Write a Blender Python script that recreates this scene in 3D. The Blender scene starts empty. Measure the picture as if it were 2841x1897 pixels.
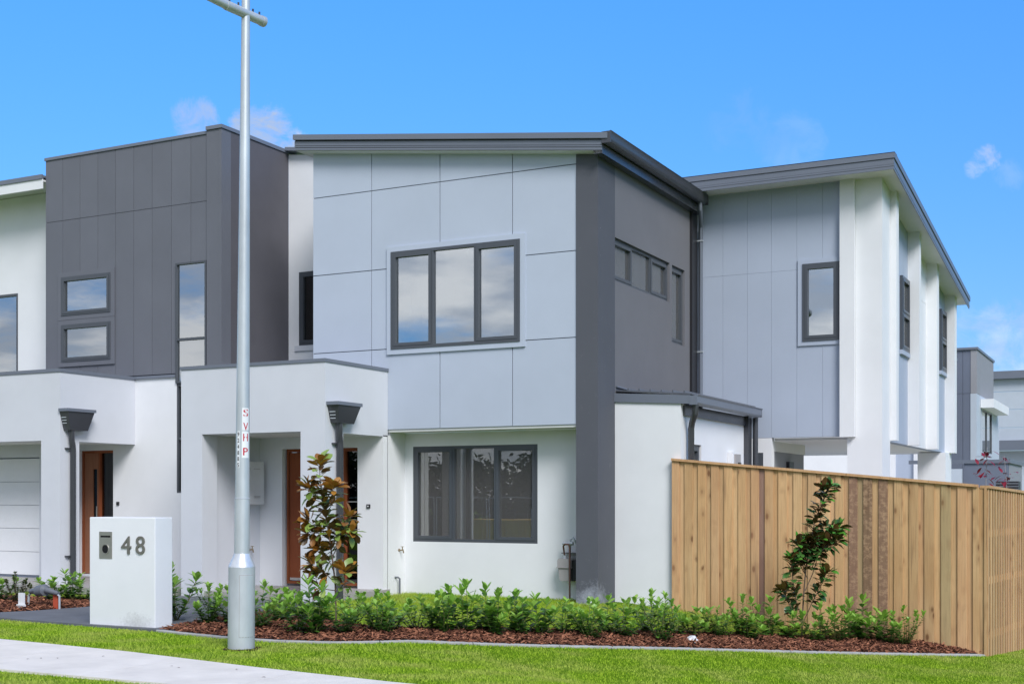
import bpy, bmesh, math, random
import numpy as np
from mathutils import Vector, Matrix, noise
random.seed(7)
SC = bpy.context.scene
COL = SC.collection
R = math.radians

# ------------------------------------------------------------------ camera
cam_d = bpy.data.cameras.new("camera")
cam = bpy.data.objects.new("camera", cam_d); COL.objects.link(cam)
cam.location = (0, 0, 1.5)
cam.rotation_euler = (R(90), 0, R(27.2))
cam_d.sensor_width = 36.0
cam_d.lens = 36.0 * 3508 / 2841
cam_d.shift_y = (1380 - 948.5) / 2841
cam_d.clip_start = 0.1; cam_d.clip_end = 2000
SC.camera = cam

# ------------------------------------------------------------------ light
SUN_DIR = Vector((0.56, -0.52, 0.64)).normalized()
SUN_EL = math.asin(SUN_DIR.z); SUN_AZ = math.atan2(SUN_DIR.x, SUN_DIR.y)
SKY_STRENGTH = 0.15
SUN_STRENGTH = 1.85
EXPOSURE = 0.77
SC.view_settings.view_transform = 'Standard'
SC.view_settings.look = 'None'
SC.view_settings.exposure = EXPOSURE
SC.view_settings.gamma = 1.0
SC.view_settings.use_curve_mapping = False
sd = bpy.data.lights.new("sun", 'SUN'); so = bpy.data.objects.new("sun", sd); COL.objects.link(so)
sd.energy = SUN_STRENGTH; sd.angle = R(24); sd.color = (0.985, 0.975, 0.98)
so.rotation_euler = SUN_DIR.to_track_quat('Z', 'Y').to_euler()

w = bpy.data.worlds.new("World"); SC.world = w; w.use_nodes = True
nt = w.node_tree; N = nt.nodes; LK = nt.links; N.clear()
def wn(t, **k):
    n = N.new(t)
    for a, b in k.items(): setattr(n, a, b)
    return n
def wmath(op, a, b=None, c=None, clamp=False):
    n = wn('ShaderNodeMath', operation=op, use_clamp=clamp)
    for i, v in enumerate((a, b, c)):
        if v is None: continue
        if isinstance(v, (int, float)): n.inputs[i].default_value = v
        else: LK.new(v, n.inputs[i])
    return n.outputs[0]
sky = wn('ShaderNodeTexSky', sky_type='NISHITA', sun_disc=False)
sky.sun_elevation = SUN_EL; sky.sun_rotation = SUN_AZ
sky.air_density = 1.0; sky.dust_density = 0.0; sky.ozone_density = 3.0; sky.altitude = 0
tc = wn('ShaderNodeTexCoord')
tint = wn('ShaderNodeMix', data_type='RGBA', blend_type='MULTIPLY'); tint.inputs[0].default_value = 1.0
LK.new(sky.outputs[0], tint.inputs[6]); 
tint.inputs[7].default_value = (0.40, 0.70, 0.98, 1)
sep0 = wn('ShaderNodeSeparateXYZ'); LK.new(tc.outputs['Generated'], sep0.inputs[0])
hz = wn('ShaderNodeMapRange'); LK.new(sep0.outputs[2], hz.inputs[0]); hz.inputs[1].default_value = 0.0; hz.inputs[2].default_value = 0.40
hzc = wn('ShaderNodeMix', data_type='RGBA'); LK.new(hz.outputs[0], hzc.inputs[0]); hzc.inputs[6].default_value = (0.25, 0.275, 0.40, 1); hzc.inputs[7].default_value = (0.28, 0.67, 1.00, 1)
LK.new(hzc.outputs[2], tint.inputs[7])
sep = wn('ShaderNodeSeparateXYZ'); LK.new(tc.outputs['Generated'], sep.inputs[0])
zc = wmath('ADD', wmath('MAXIMUM', sep.outputs[2], 0.0), 0.18)
comb = wn('ShaderNodeCombineXYZ')
LK.new(wmath('DIVIDE', sep.outputs[0], zc), comb.inputs[0]); LK.new(wmath('DIVIDE', sep.outputs[1], zc), comb.inputs[1])
cn = wn('ShaderNodeTexNoise'); cn.inputs['Scale'].default_value = 1.7; cn.inputs['Detail'].default_value = 7; cn.inputs['Roughness'].default_value = 0.6
LK.new(comb.outputs[0], cn.inputs['Vector'])
# scattered cloud towards the street side (as the upper windows reflect), thinning out over the houses
back = wn('ShaderNodeMapRange'); LK.new(sep.outputs[1], back.inputs[0])
back.inputs[1].default_value = 0.35; back.inputs[2].default_value = -0.25; back.inputs[3].default_value = -0.32; back.inputs[4].default_value = 0.18
up_ = wn('ShaderNodeMapRange'); LK.new(sep.outputs[2], up_.inputs[0]); up_.inputs[1].default_value = 0.40; up_.inputs[2].default_value = 0.8; up_.inputs[3].default_value = 0.0; up_.inputs[4].default_value = 0.30  # extra cloud added overhead, out of view, to make the skylight less blue
cov = wmath('ADD', cn.outputs[0], wmath('MINIMUM', wmath('ADD', back.outputs[0], up_.outputs[0]), 0.20))
cr = wn('ShaderNodeMapRange', interpolation_type='SMOOTHSTEP'); LK.new(cov, cr.inputs[0])
cr.inputs[1].default_value = 0.47; cr.inputs[2].default_value = 0.70
# the few small clouds that stand over the roofs
fn = wn('ShaderNodeTexNoise'); fn.inputs['Scale'].default_value = 34; fn.inputs['Detail'].default_value = 7; fn.inputs['Roughness'].default_value = 0.68; fn.inputs['Distortion'].default_value = 0.5
LK.new(tc.outputs['Generated'], fn.inputs['Vector'])
fac = wmath('MULTIPLY', cr.outputs[0], 0.85)
for (d, ang, gain, sx) in [((-0.6339, 0.7219, 0.2776), 1.6, 0.6, 1), ((-0.600, 0.7519, 0.272), 2.2, 0.85, 1), ((-0.580, 0.772, 0.258), 1.6, 1.0, 1),
                       ((-0.1118, 0.9638, 0.2425), 0.95, 0.6, 1), ((-0.120, 0.966, 0.238), 0.8, 0.5, 1), ((-0.096, 0.966, 0.230), 1.2, 0.12, 1),
                       ((-0.281, 0.918, 0.281), 2.2, 0.08, 1), ((-0.245, 0.934, 0.262), 2.4, 0.09, 1),
                       ((-0.0993, 0.9889, 0.1107), 3.2, 0.35, 1), ((-0.15, 0.9805, 0.125), 3.0, 0.25, 1), ((-0.05, 0.99, 0.09), 4.0, 0.4, 1)]:
    v = Vector(d).normalized()
    dn = wn('ShaderNodeVectorMath', operation='DOT_PRODUCT'); LK.new(tc.outputs['Generated'], dn.inputs[0]); dn.inputs[1].default_value = v
    m = wn('ShaderNodeMapRange', interpolation_type='SMOOTHSTEP'); LK.new(dn.outputs['Value'], m.inputs[0])
    m.inputs[1].default_value = math.cos(R(ang)); m.inputs[2].default_value = math.cos(R(ang * 0.15)); m.inputs[3].default_value = 0; m.inputs[4].default_value = 0.5
    s = wmath('ADD', m.outputs[0], fn.outputs[0])
    r2 = wn('ShaderNodeMapRange', interpolation_type='SMOOTHSTEP'); LK.new(s, r2.inputs[0])
    r2.inputs[1].default_value = 0.82; r2.inputs[2].default_value = 1.16; r2.inputs[4].default_value = gain
    fac = wmath('MAXIMUM', fac, r2.outputs[0])
cs = wn('ShaderNodeTexNoise'); cs.inputs['Scale'].default_value = 2.6; cs.inputs['Detail'].default_value = 6; LK.new(comb.outputs[0], cs.inputs['Vector'])
csr = wn('ShaderNodeMapRange', interpolation_type='SMOOTHSTEP'); LK.new(cs.outputs[0], csr.inputs[0]); csr.inputs[1].default_value = 0.40; csr.inputs[2].default_value = 0.62
ccl = wn('ShaderNodeMix', data_type='RGBA'); LK.new(csr.outputs[0], ccl.inputs[0]); ccl.inputs[6].default_value = (2.1, 2.3, 2.7, 1); ccl.inputs[7].default_value = (4.3, 4.3, 4.4, 1)
cm = wn('ShaderNodeMix', data_type='RGBA'); LK.new(fac, cm.inputs[0]); LK.new(tint.outputs[2], cm.inputs[6]); LK.new(ccl.outputs[2], cm.inputs[7])
bg = wn('ShaderNodeBackground'); LK.new(cm.outputs[2], bg.inputs[0]); bg.inputs[1].default_value = SKY_STRENGTH
wo = wn('ShaderNodeOutputWorld'); LK.new(bg.outputs[0], wo.inputs[0])

# ------------------------------------------------------------------ materials
def mat(name, col, rough=0.6, spec=0.35, metal=0.0, var=0.06, vscale=3.0, bump=0.0, bscale=60.0, stretch=(1, 1, 1), island=0.0, objrand=0.0, coat=0.0, col2=None, sheen_dirt=0.0):
    m = bpy.data.materials.new(name); m.use_nodes = True
    t = m.node_tree; n = t.nodes; l = t.links
    b = n['Principled BSDF']
    b.inputs['Roughness'].default_value = rough; b.inputs['Metallic'].default_value = metal
    b.inputs['Specular IOR Level'].default_value = spec
    if coat: b.inputs['Coat Weight'].default_value = coat
    tcn = n.new('ShaderNodeTexCoord'); mp = n.new('ShaderNodeMapping'); mp.inputs['Scale'].default_value = stretch
    l.new(tcn.outputs['Object'], mp.inputs[0])
    nz = n.new('ShaderNodeTexNoise'); nz.inputs['Scale'].default_value = vscale; nz.inputs['Detail'].default_value = 6; nz.inputs['Roughness'].default_value = 0.6
    l.new(mp.outputs[0], nz.inputs['Vector'])
    mr = n.new('ShaderNodeMapRange'); l.new(nz.outputs[0], mr.inputs[0]); mr.inputs[1].default_value = 0.3; mr.inputs[2].default_value = 0.7
    mr.inputs[3].default_value = 1 - var; mr.inputs[4].default_value = 1 + var
    base = n.new('ShaderNodeMix'); base.data_type = 'RGBA'; base.inputs[6].default_value = (*col, 1); base.inputs[7].default_value = (*(col2 or col), 1)
    last = mr.outputs[0]
    if col2:
        l.new(nz.outputs[0], base.inputs[0])
        rr = n.new('ShaderNodeMapRange'); l.new(nz.outputs[0], rr.inputs[0]); rr.inputs[1].default_value = 0.38; rr.inputs[2].default_value = 0.62
        l.new(rr.outputs[0], base.inputs[0])
    def mulrand(src, amt, last):
        r = n.new('ShaderNodeMapRange'); l.new(src, r.inputs[0]); r.inputs[3].default_value = 1 - amt; r.inputs[4].default_value = 1 + amt
        mm = n.new('ShaderNodeMath'); mm.operation = 'MULTIPLY'; l.new(r.outputs[0], mm.inputs[0]); l.new(last, mm.inputs[1]); return mm.outputs[0]
    if island:
        gi = n.new('ShaderNodeNewGeometry'); last = mulrand(gi.outputs['Random Per Island'], island, last)
        if col2:
            l.new(gi.outputs['Random Per Island'], base.inputs[0])
    if objrand:
        oi = n.new('ShaderNodeObjectInfo'); last = mulrand(oi.outputs['Random'], objrand, last)
    sc_ = n.new('ShaderNodeVectorMath'); sc_.operation = 'SCALE'; l.new(base.outputs[2], sc_.inputs[0]); l.new(last, sc_.inputs['Scale'])
    l.new(sc_.outputs[0], b.inputs['Base Color'])
    if bump:
        bz = n.new('ShaderNodeTexNoise'); bz.inputs['Scale'].default_value = bscale; bz.inputs['Detail'].default_value = 4
        l.new(mp.outputs[0], bz.inputs['Vector'])
        bp = n.new('ShaderNodeBump'); bp.inputs['Strength'].default_value = bump; bp.inputs['Distance'].default_value = 0.01
        l.new(bz.outputs[0], bp.inputs['Height']); l.new(bp.outputs[0], b.inputs['Normal'])
    return m
M = {}
M['white'] = mat('white_render', (0.77, 0.775, 0.785), 0.85, 0.2, var=0.035, vscale=1.3, bump=0.25, bscale=160)
M['pale'] = mat('pale_grey_render', (0.62, 0.635, 0.67), 0.85, 0.2, var=0.035, vscale=1.3, bump=0.25, bscale=160)
M['blue'] = mat('blue_grey_cladding', (0.455, 0.505, 0.59), 0.7, 0.3, var=0.03, objrand=0.02, vscale=1.2, bump=0.04, bscale=220)
M['blue2'] = mat('slate_blue_cladding', (0.405, 0.455, 0.545), 0.7, 0.3, var=0.03, vscale=1.2, bump=0.05, bscale=220)
M['joint'] = mat('joint_backing', (0.13, 0.14, 0.17), 0.9, 0.1, var=0.02)
M['joint2'] = mat('pale_joint_backing', (0.37, 0.415, 0.50), 0.9, 0.1, var=0.02)
M['dark'] = mat('charcoal_cladding', (0.138, 0.144, 0.166), 0.6, 0.35, var=0.05, objrand=0.035, vscale=1.1, bump=0.05, bscale=200)
M['darkr_lit'] = mat('charcoal_render_lit', (0.168, 0.167, 0.180), 0.85, 0.2, var=0.05, vscale=1.0, bump=0.15, bscale=150)  # same paint as the pillar, lightened: side light put into the colour
M['djoint'] = mat('charcoal_joint', (0.07, 0.072, 0.088), 0.9, 0.1)
M['steel'] = mat('charcoal_sheet_metal', (0.15, 0.168, 0.205), 0.38, 0.5, var=0.03, vscale=2, metal=0.0)
M['steel2'] = mat('charcoal_gutter_metal', (0.05, 0.052, 0.06), 0.25, 0.6, var=0.03, vscale=2)
M['frame'] = mat('window_frame_charcoal', (0.07, 0.078, 0.09), 0.35, 0.5, var=0.03)
M['soffit'] = mat('white_soffit', (0.70, 0.70, 0.68), 0.7, 0.3, var=0.02)
M['room'] = mat('room_plaster', (0.42, 0.42, 0.42), 0.9, 0.1)
M['room_dark'] = mat('dim_room_plaster', (0.72, 0.70, 0.68), 0.9, 0.1)
M['reveal'] = mat('painted_reveal', (0.78, 0.79, 0.80), 0.8, 0.2)
M['roof'] = mat('charcoal_roof_sheet', (0.10, 0.108, 0.125), 0.35, 0.5)
M['galv'] = mat('galvanised_steel', (0.52, 0.555, 0.575), 0.42, 0.5, var=0.14, vscale=5.0, metal=0.35, bump=0.05, bscale=40, stretch=(1, 1, 0.35))
M['galv_cone'] = mat('bright_galvanised_steel', (0.66, 0.68, 0.70), 0.33, 0.5, var=0.14, vscale=9.0, metal=0.45)
M['concrete'] = mat('pale_concrete', (0.70, 0.655, 0.60), 0.85, 0.2, var=0.10, vscale=2.2, bump=0.35, bscale=70)
M['kerb'] = mat('edging_concrete', (0.36, 0.355, 0.345), 0.85, 0.2, var=0.12, vscale=5, bump=0.2, bscale=60)
M['walk'] = mat('charcoal_concrete', (0.135, 0.142, 0.158), 0.8, 0.25, var=0.15, vscale=2.0, bump=0.2, bscale=120)
M['tile'] = mat('porch_tile', (0.36, 0.34, 0.325), 0.5, 0.4, var=0.05, vscale=3)
M['asphalt'] = mat('asphalt', (0.05, 0.05, 0.052), 0.9, 0.2, var=0.2, vscale=4, bump=0.3)
M['chip'] = mat('bark_chip', (0.065, 0.020, 0.012), 0.85, 0.2, island=0.6, col2=(0.27, 0.115, 0.065))
M['soil'] = mat('mulch_soil', (0.045, 0.022, 0.015), 0.95, 0.1, var=0.4, vscale=18, bump=0.8, bscale=60)
M['bark'] = mat('sapling_bark', (0.16, 0.11, 0.085), 0.8, 0.2, var=0.25, vscale=20)
M['stem'] = mat('green_stem', (0.16, 0.17, 0.06), 0.7, 0.3, var=0.2, vscale=20)
M['stainless'] = mat('brushed_stainless', (0.48, 0.46, 0.43), 0.32, 0.5, metal=0.8, var=0.03)
M['number'] = mat('aged_brass_number', (0.19, 0.185, 0.16), 0.45, 0.5, metal=0.4)
M['black'] = mat('black_void', (0.012, 0.012, 0.014), 0.8, 0.2)
M['blackpl'] = mat('black_plastic', (0.02, 0.02, 0.023), 0.4, 0.5)
M['beige'] = mat('meter_plastic', (0.36, 0.34, 0.335), 0.5, 0.4)
M['copper'] = mat('aged_copper', (0.16, 0.085, 0.065), 0.5, 0.5, metal=0.5)
M['brass'] = mat('brass', (0.32, 0.25, 0.16), 0.4, 0.5, metal=0.7)
M['wplastic'] = mat('white_plastic', (0.75, 0.76, 0.77), 0.4, 0.4)
M['gplastic'] = mat('grey_plastic_cover', (0.13, 0.14, 0.16), 0.5, 0.4)
M['orange'] = mat('orange_painted_timber', (0.48, 0.085, 0.04), 0.7, 0.3, var=0.15, vscale=8)
M['red'] = mat('red_vinyl', (0.50, 0.012, 0.035), 0.5, 0.3)
M['vinyl'] = mat('white_vinyl', (0.78, 0.79, 0.80), 0.5, 0.3)
M['blackv'] = mat('black_vinyl', (0.03, 0.03, 0.035), 0.5, 0.3)
M['lemony'] = mat('skip_yellow', (0.75, 0.42, 0.02), 0.5, 0.4, var=0.15)
M['redleaf'] = mat('crimson_leaf', (0.20, 0.012, 0.03), 0.5, 0.4)
M['tower2'] = mat('far_dark_cladding', (0.145, 0.165, 0.215), 0.7, 0.3, var=0.03)
M['greyclad'] = mat('far_grey_cladding', (0.29, 0.29, 0.31), 0.7, 0.3, var=0.03)
M['fblue'] = mat('far_blue_board', (0.47, 0.52, 0.58), 0.7, 0.3, var=0.03)

# dirt at the foot of the letterbox and plaster splash on the pillar: marks with a shape of their own
def stain(m, centre, radius, colour, amount, scale=9, zflat=1.0):
    t = m.node_tree; n = t.nodes; l = t.links; b = n['Principled BSDF']
    src = b.inputs['Base Color'].links[0].from_socket
    tcn = n.new('ShaderNodeNewGeometry'); sub = n.new('ShaderNodeVectorMath'); sub.operation = 'SUBTRACT'; l.new(tcn.outputs['Position'], sub.inputs[0]); sub.inputs[1].default_value = centre
    ml = n.new('ShaderNodeVectorMath'); ml.operation = 'MULTIPLY'; l.new(sub.outputs[0], ml.inputs[0]); ml.inputs[1].default_value = (1, 1, zflat)
    ln = n.new('ShaderNodeVectorMath'); ln.operation = 'LENGTH'; l.new(ml.outputs[0], ln.inputs[0])
    mr = n.new('ShaderNodeMapRange'); l.new(ln.outputs['Value'], mr.inputs[0]); mr.inputs[1].default_value = radius; mr.inputs[2].default_value = 0; mr.inputs[3].default_value = 0; mr.inputs[4].default_value = 0.55
    nz = n.new('ShaderNodeTexNoise'); nz.inputs['Scale'].default_value = scale; nz.inputs['Detail'].default_value = 8; nz.inputs['Roughness'].default_value = 0.75; l.new(tcn.outputs['Position'], nz.inputs['Vector'])
    ad = n.new('ShaderNodeMath'); l.new(mr.outputs[0], ad.inputs[0]); l.new(nz.outputs[0], ad.inputs[1])
    m2 = n.new('ShaderNodeMapRange'); l.new(ad.outputs[0], m2.inputs[0]); m2.inputs[1].default_value = 0.62; m2.inputs[2].default_value = 1.0; m2.inputs[4].default_value = amount
    mx = n.new('ShaderNodeMix'); mx.data_type = 'RGBA'; l.new(m2.outputs[0], mx.inputs[0]); l.new(src, mx.inputs[6]); mx.inputs[7].default_value = (*colour, 1)
    l.new(mx.outputs[2], b.inputs['Base Color'])
M['lbox'] = mat('white_letterbox_render', (0.76, 0.77, 0.79), 0.85, 0.2, var=0.02, bump=0.12, bscale=160)
stain(M['lbox'], (-10.42, 10.89, 0.05), 0.36, (0.12, 0.12, 0.09), 0.32, 30, 1.8)
M['darkt'] = mat('charcoal_tower_render', (0.108, 0.105, 0.118), 0.85, 0.2, var=0.12, vscale=0.7, bump=0.15, bscale=150)
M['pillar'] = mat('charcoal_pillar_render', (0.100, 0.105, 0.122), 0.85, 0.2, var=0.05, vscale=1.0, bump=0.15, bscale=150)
stain(M['pillar'], (-7.12, 16.29, 0.0), 0.5, (0.42, 0.44, 0.5), 0.75, 12, 1.2)

def wood(name, c1, c2, dark=(0.14, 0.06, 0.025), knots=0.75, barky=0.0, bright=1.0):
    m = bpy.data.materials.new(name); m.use_nodes = True
    t = m.node_tree; n = t.nodes; l = t.links; b = n['Principled BSDF']; b.inputs['Roughness'].default_value = 0.75; b.inputs['Specular IOR Level'].default_value = 0.2
    g = n.new('ShaderNodeNewGeometry'); oi = n.new('ShaderNodeObjectInfo')
    off = n.new('ShaderNodeVectorMath'); off.operation = 'SCALE'; off.inputs[0].default_value = (17.0, 31.0, 53.0); l.new(oi.outputs['Random'], off.inputs['Scale'])
    ad = n.new('ShaderNodeVectorMath'); ad.operation = 'ADD'; l.new(g.outputs['Position'], ad.inputs[0]); l.new(off.outputs[0], ad.inputs[1])
    def mapped(s):
        q = n.new('ShaderNodeVectorMath'); q.operation = 'MULTIPLY'; l.new(ad.outputs[0], q.inputs[0]); q.inputs[1].default_value = s; return q.outputs[0]
    def nz(vec, scale, det=5, rough=0.6, dist=0.0):
        q = n.new('ShaderNodeTexNoise'); l.new(vec, q.inputs['Vector']); q.inputs['Scale'].default_value = scale; q.inputs['Detail'].default_value = det; q.inputs['Roughness'].default_value = rough; q.inputs['Distortion'].default_value = dist; return q.outputs[0]
    def ramp(v, a, b_, o0=0.0, o1=1.0):
        q = n.new('ShaderNodeMapRange'); l.new(v, q.inputs[0]); q.inputs[1].default_value = a; q.inputs[2].default_value = b_; q.inputs[3].default_value = o0; q.inputs[4].default_value = o1; return q.outputs[0]
    def mixc(f, a, b_):
        q = n.new('ShaderNodeMix'); q.data_type = 'RGBA'
        if isinstance(f, float): q.inputs[0].default_value = f
        else: l.new(f, q.inputs[0])
        for i, v in ((6, a), (7, b_)):
            if isinstance(v, tuple): q.inputs[i].default_value = (*v, 1)
            else: l.new(v, q.inputs[i])
        return q.outputs[2]
    def mul(a, b_):
        q = n.new('ShaderNodeMath'); q.operation = 'MULTIPLY'
        for i, v in ((0, a), (1, b_)):
            if isinstance(v, (int, float)): q.inputs[i].default_value = v
            else: l.new(v, q.inputs[i])
        return q.outputs[0]
    broad = nz(mapped((1.2, 1.2, 0.35)), 2.0)
    grain = nz(mapped((26, 26, 0.9)), 3.0, 4, 0.6, 0.4)
    col = mixc(ramp(broad, 0.35, 0.65), c1, c2)
    col = mixc(mul(ramp(grain, 0.48, 0.72), 0.5), col, tuple(0.55 * v for v in c1))
    # knots: small dark ovals with a soft halo
    vo = n.new('ShaderNodeTexVoronoi'); l.new(mapped((7.0, 7.0, 3.4)), vo.inputs['Vector']); vo.inputs['Scale'].default_value = 1.0; vo.inputs['Randomness'].default_value = 1.0
    kg = ramp(nz(mapped((1, 1, 1)), 1.7, 1), 0.44, 0.50)
    col = mixc(mul(mul(ramp(vo.outputs['Distance'], 0.42, 0.08), kg), 0.55 * knots), col, (0.22, 0.10, 0.04))
    col = mixc(mul(mul(ramp(vo.outputs['Distance'], 0.19, 0.09), kg), knots), col, dark)
    # long dark streaks
    st = nz(mapped((14, 14, 0.35)), 1.6, 3, 0.5, 0.6)
    col = mixc(mul(ramp(st, 0.62, 0.72), 0.6), col, (0.20, 0.12, 0.07))
    if barky:
        bk = nz(mapped((12, 12, 16)), 1.3, 5, 0.7)
        edge = nz(mapped((2, 2, 0.6)), 1.5, 3)
        col = mixc(mul(ramp(bk, 0.40, 0.52), barky), col, (0.10, 0.055, 0.032))
    fr_ = n.new('ShaderNodeMath'); fr_.operation = 'MULTIPLY'; l.new(oi.outputs['Random'], fr_.inputs[0]); fr_.inputs[1].default_value = 7.31
    fr2 = n.new('ShaderNodeMath'); fr2.operation = 'FRACT'; l.new(fr_.outputs[0], fr2.inputs[0])
    col = mixc(ramp(fr2.outputs[0], 0.3, 1.0, 0.0, 0.30), col, (c1[0] * 1.0, c1[1] * 0.86, c1[2] * 1.1))
    br = ramp(oi.outputs['Random'], 0.0, 1.0, 0.85 * bright, 1.13 * bright)
    sc_ = n.new('ShaderNodeVectorMath'); sc_.operation = 'SCALE'; l.new(col, sc_.inputs[0]); l.new(br, sc_.inputs['Scale'])
    l.new(sc_.outputs[0], b.inputs['Base Color'])
    bp = n.new('ShaderNodeBump'); bp.inputs['Strength'].default_value = 0.25; bp.inputs['Distance'].default_value = 0.004; l.new(grain, bp.inputs['Height']); l.new(bp.outputs[0], b.inputs['Normal'])
    return m
M['pal'] = wood('treated_pine', (0.54, 0.32, 0.15), (0.64, 0.42, 0.215))
M['pal_green'] = wood('greenish_pine', (0.40, 0.29, 0.15), (0.52, 0.37, 0.19))
M['pal_dark'] = wood('brown_stained_pine', (0.24, 0.145, 0.10), (0.32, 0.21, 0.15), knots=0.8)
M['pal_bark'] = wood('bark_edged_pine', (0.40, 0.25, 0.15), (0.50, 0.33, 0.19), knots=0.3, barky=0.55)
M['door'] = wood('red_brown_door_timber', (0.22, 0.060, 0.022), (0.33, 0.105, 0.042), knots=0.0)
M['door_light'] = wood('warm_cedar_door', (0.36, 0.145, 0.08), (0.43, 0.19, 0.105), knots=0.0)

def leafmat(name, c1, c2, under=None, gloss=0.35, isl=0.3, trans=0.25):
    m = bpy.data.materials.new(name); m.use_nodes = True
    t = m.node_tree; n = t.nodes; l = t.links; b = n['Principled BSDF']; b.inputs['Roughness'].default_value = gloss; b.inputs['Specular IOR Level'].default_value = 0.5
    g = n.new('ShaderNodeNewGeometry'); oi = n.new('ShaderNodeObjectInfo')
    a = n.new('ShaderNodeMath'); l.new(g.outputs['Random Per Island'], a.inputs[0]); l.new(oi.outputs['Random'], a.inputs[1])
    f = n.new('ShaderNodeMath'); f.operation = 'FRACT'; l.new(a.outputs[0], f.inputs[0])
    mx = n.new('ShaderNodeMix'); mx.data_type = 'RGBA'; l.new(f.outputs[0], mx.inputs[0]); mx.inputs[6].default_value = (*c1, 1); mx.inputs[7].default_value = (*c2, 1)
    out = mx.outputs[2]
    if under:
        m2 = n.new('ShaderNodeMix'); m2.data_type = 'RGBA'; l.new(g.outputs['Backfacing'], m2.inputs[0]); l.new(out, m2.inputs[6]); m2.inputs[7].default_value = (*under, 1); out = m2.outputs[2]
    l.new(out, b.inputs['Base Color'])
    tr = n.new('ShaderNodeBsdfTranslucent'); l.new(out, tr.inputs[0])
    ms = n.new('ShaderNodeMixShader'); ms.inputs[0].default_value = trans
    l.new(b.outputs[0], ms.inputs[1]); l.new(tr.outputs[0], ms.inputs[2]); l.new(ms.outputs[0], n['Material Output'].inputs[0])
    return m
M['shrub'] = leafmat('shrub_leaf', (0.03, 0.115, 0.018), (0.15, 0.33, 0.045), trans=0.3)
M['shrub_new'] = leafmat('shrub_new_leaf', (0.22, 0.44, 0.05), (0.36, 0.56, 0.10), trans=0.35)
M['shrub_dk'] = leafmat('small_dark_leaf', (0.035, 0.075, 0.015), (0.13, 0.15, 0.035), trans=0.2)
M['mag_brown'] = leafmat('bronze_magnolia_leaf', (0.42, 0.20, 0.035), (0.23, 0.095, 0.022), under=(0.44, 0.20, 0.03), trans=0.12)
M['mag_olive'] = leafmat('olive_magnolia_leaf', (0.12, 0.20, 0.04), (0.30, 0.42, 0.09), under=(0.13, 0.075, 0.03), trans=0.12)
M['mag_green'] = leafmat('glossy_green_magnolia_leaf', (0.028, 0.09, 0.026), (0.08, 0.20, 0.04), under=(0.10, 0.045, 0.018), gloss=0.25, trans=0.08)
M['mag_bright'] = leafmat('bright_magnolia_leaf', (0.12, 0.36, 0.04), (0.07, 0.25, 0.035), under=(0.14, 0.07, 0.02), gloss=0.25, trans=0.15)
M['blade'] = leafmat('turf_blade', (0.10, 0.235, 0.008), (0.50, 0.68, 0.06), gloss=0.6, trans=0.3)
M['treefol'] = leafmat('street_tree_leaf', (0.02, 0.035, 0.012), (0.05, 0.07, 0.025), gloss=0.6)

def turf():
    m = mat('turf', (0.10, 0.185, 0.010), 0.9, 0.1, var=0.25, vscale=55, bump=0.6, bscale=120)
    t = m.node_tree; n = t.nodes; l = t.links; b = n['Principled BSDF']
    src = b.inputs['Base Color'].links[0].from_socket
    g = n.new('ShaderNodeNewGeometry'); q = n.new('ShaderNodeTexNoise'); q.inputs['Scale'].default_value = 1.6; q.inputs['Detail'].default_value = 6; l.new(g.outputs['Position'], q.inputs['Vector'])
    r = n.new('ShaderNodeMapRange'); l.new(q.outputs[0], r.inputs[0]); r.inputs[1].default_value = 0.5; r.inputs[2].default_value = 0.72; r.inputs[4].default_value = 0.45
    mx = n.new('ShaderNodeMix'); mx.data_type = 'RGBA'; l.new(r.outputs[0], mx.inputs[0]); l.new(src, mx.inputs[6]); mx.inputs[7].default_value = (0.25, 0.25, 0.07, 1); l.new(mx.outputs[2], b.inputs['Base Color'])
    return m
M['turf'] = turf()
for _k in ('turf', 'blade'): M[_k].node_tree.nodes['Principled BSDF'].inputs['Specular IOR Level'].default_value = 0.02
# blades share the turf's straw patches
def straw(m):
    t = m.node_tree; n = t.nodes; l = t.links; b = n['Principled BSDF']
    src = b.inputs['Base Color'].links[0].from_socket
    g = n.new('ShaderNodeNewGeometry'); q = n.new('ShaderNodeTexNoise'); q.inputs['Scale'].default_value = 1.6; q.inputs['Detail'].default_value = 6; l.new(g.outputs['Position'], q.inputs['Vector'])
    r = n.new('ShaderNodeMapRange'); l.new(q.outputs[0], r.inputs[0]); r.inputs[1].default_value = 0.42; r.inputs[2].default_value = 0.66; r.inputs[4].default_value = 0.75
    mx = n.new('ShaderNodeMix'); mx.data_type = 'RGBA'; l.new(r.outputs[0], mx.inputs[0]); l.new(src, mx.inputs[6]); mx.inputs[7].default_value = (0.52, 0.55, 0.14, 1); l.new(mx.outputs[2], b.inputs['Base Color'])
straw(M['blade'])

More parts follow.
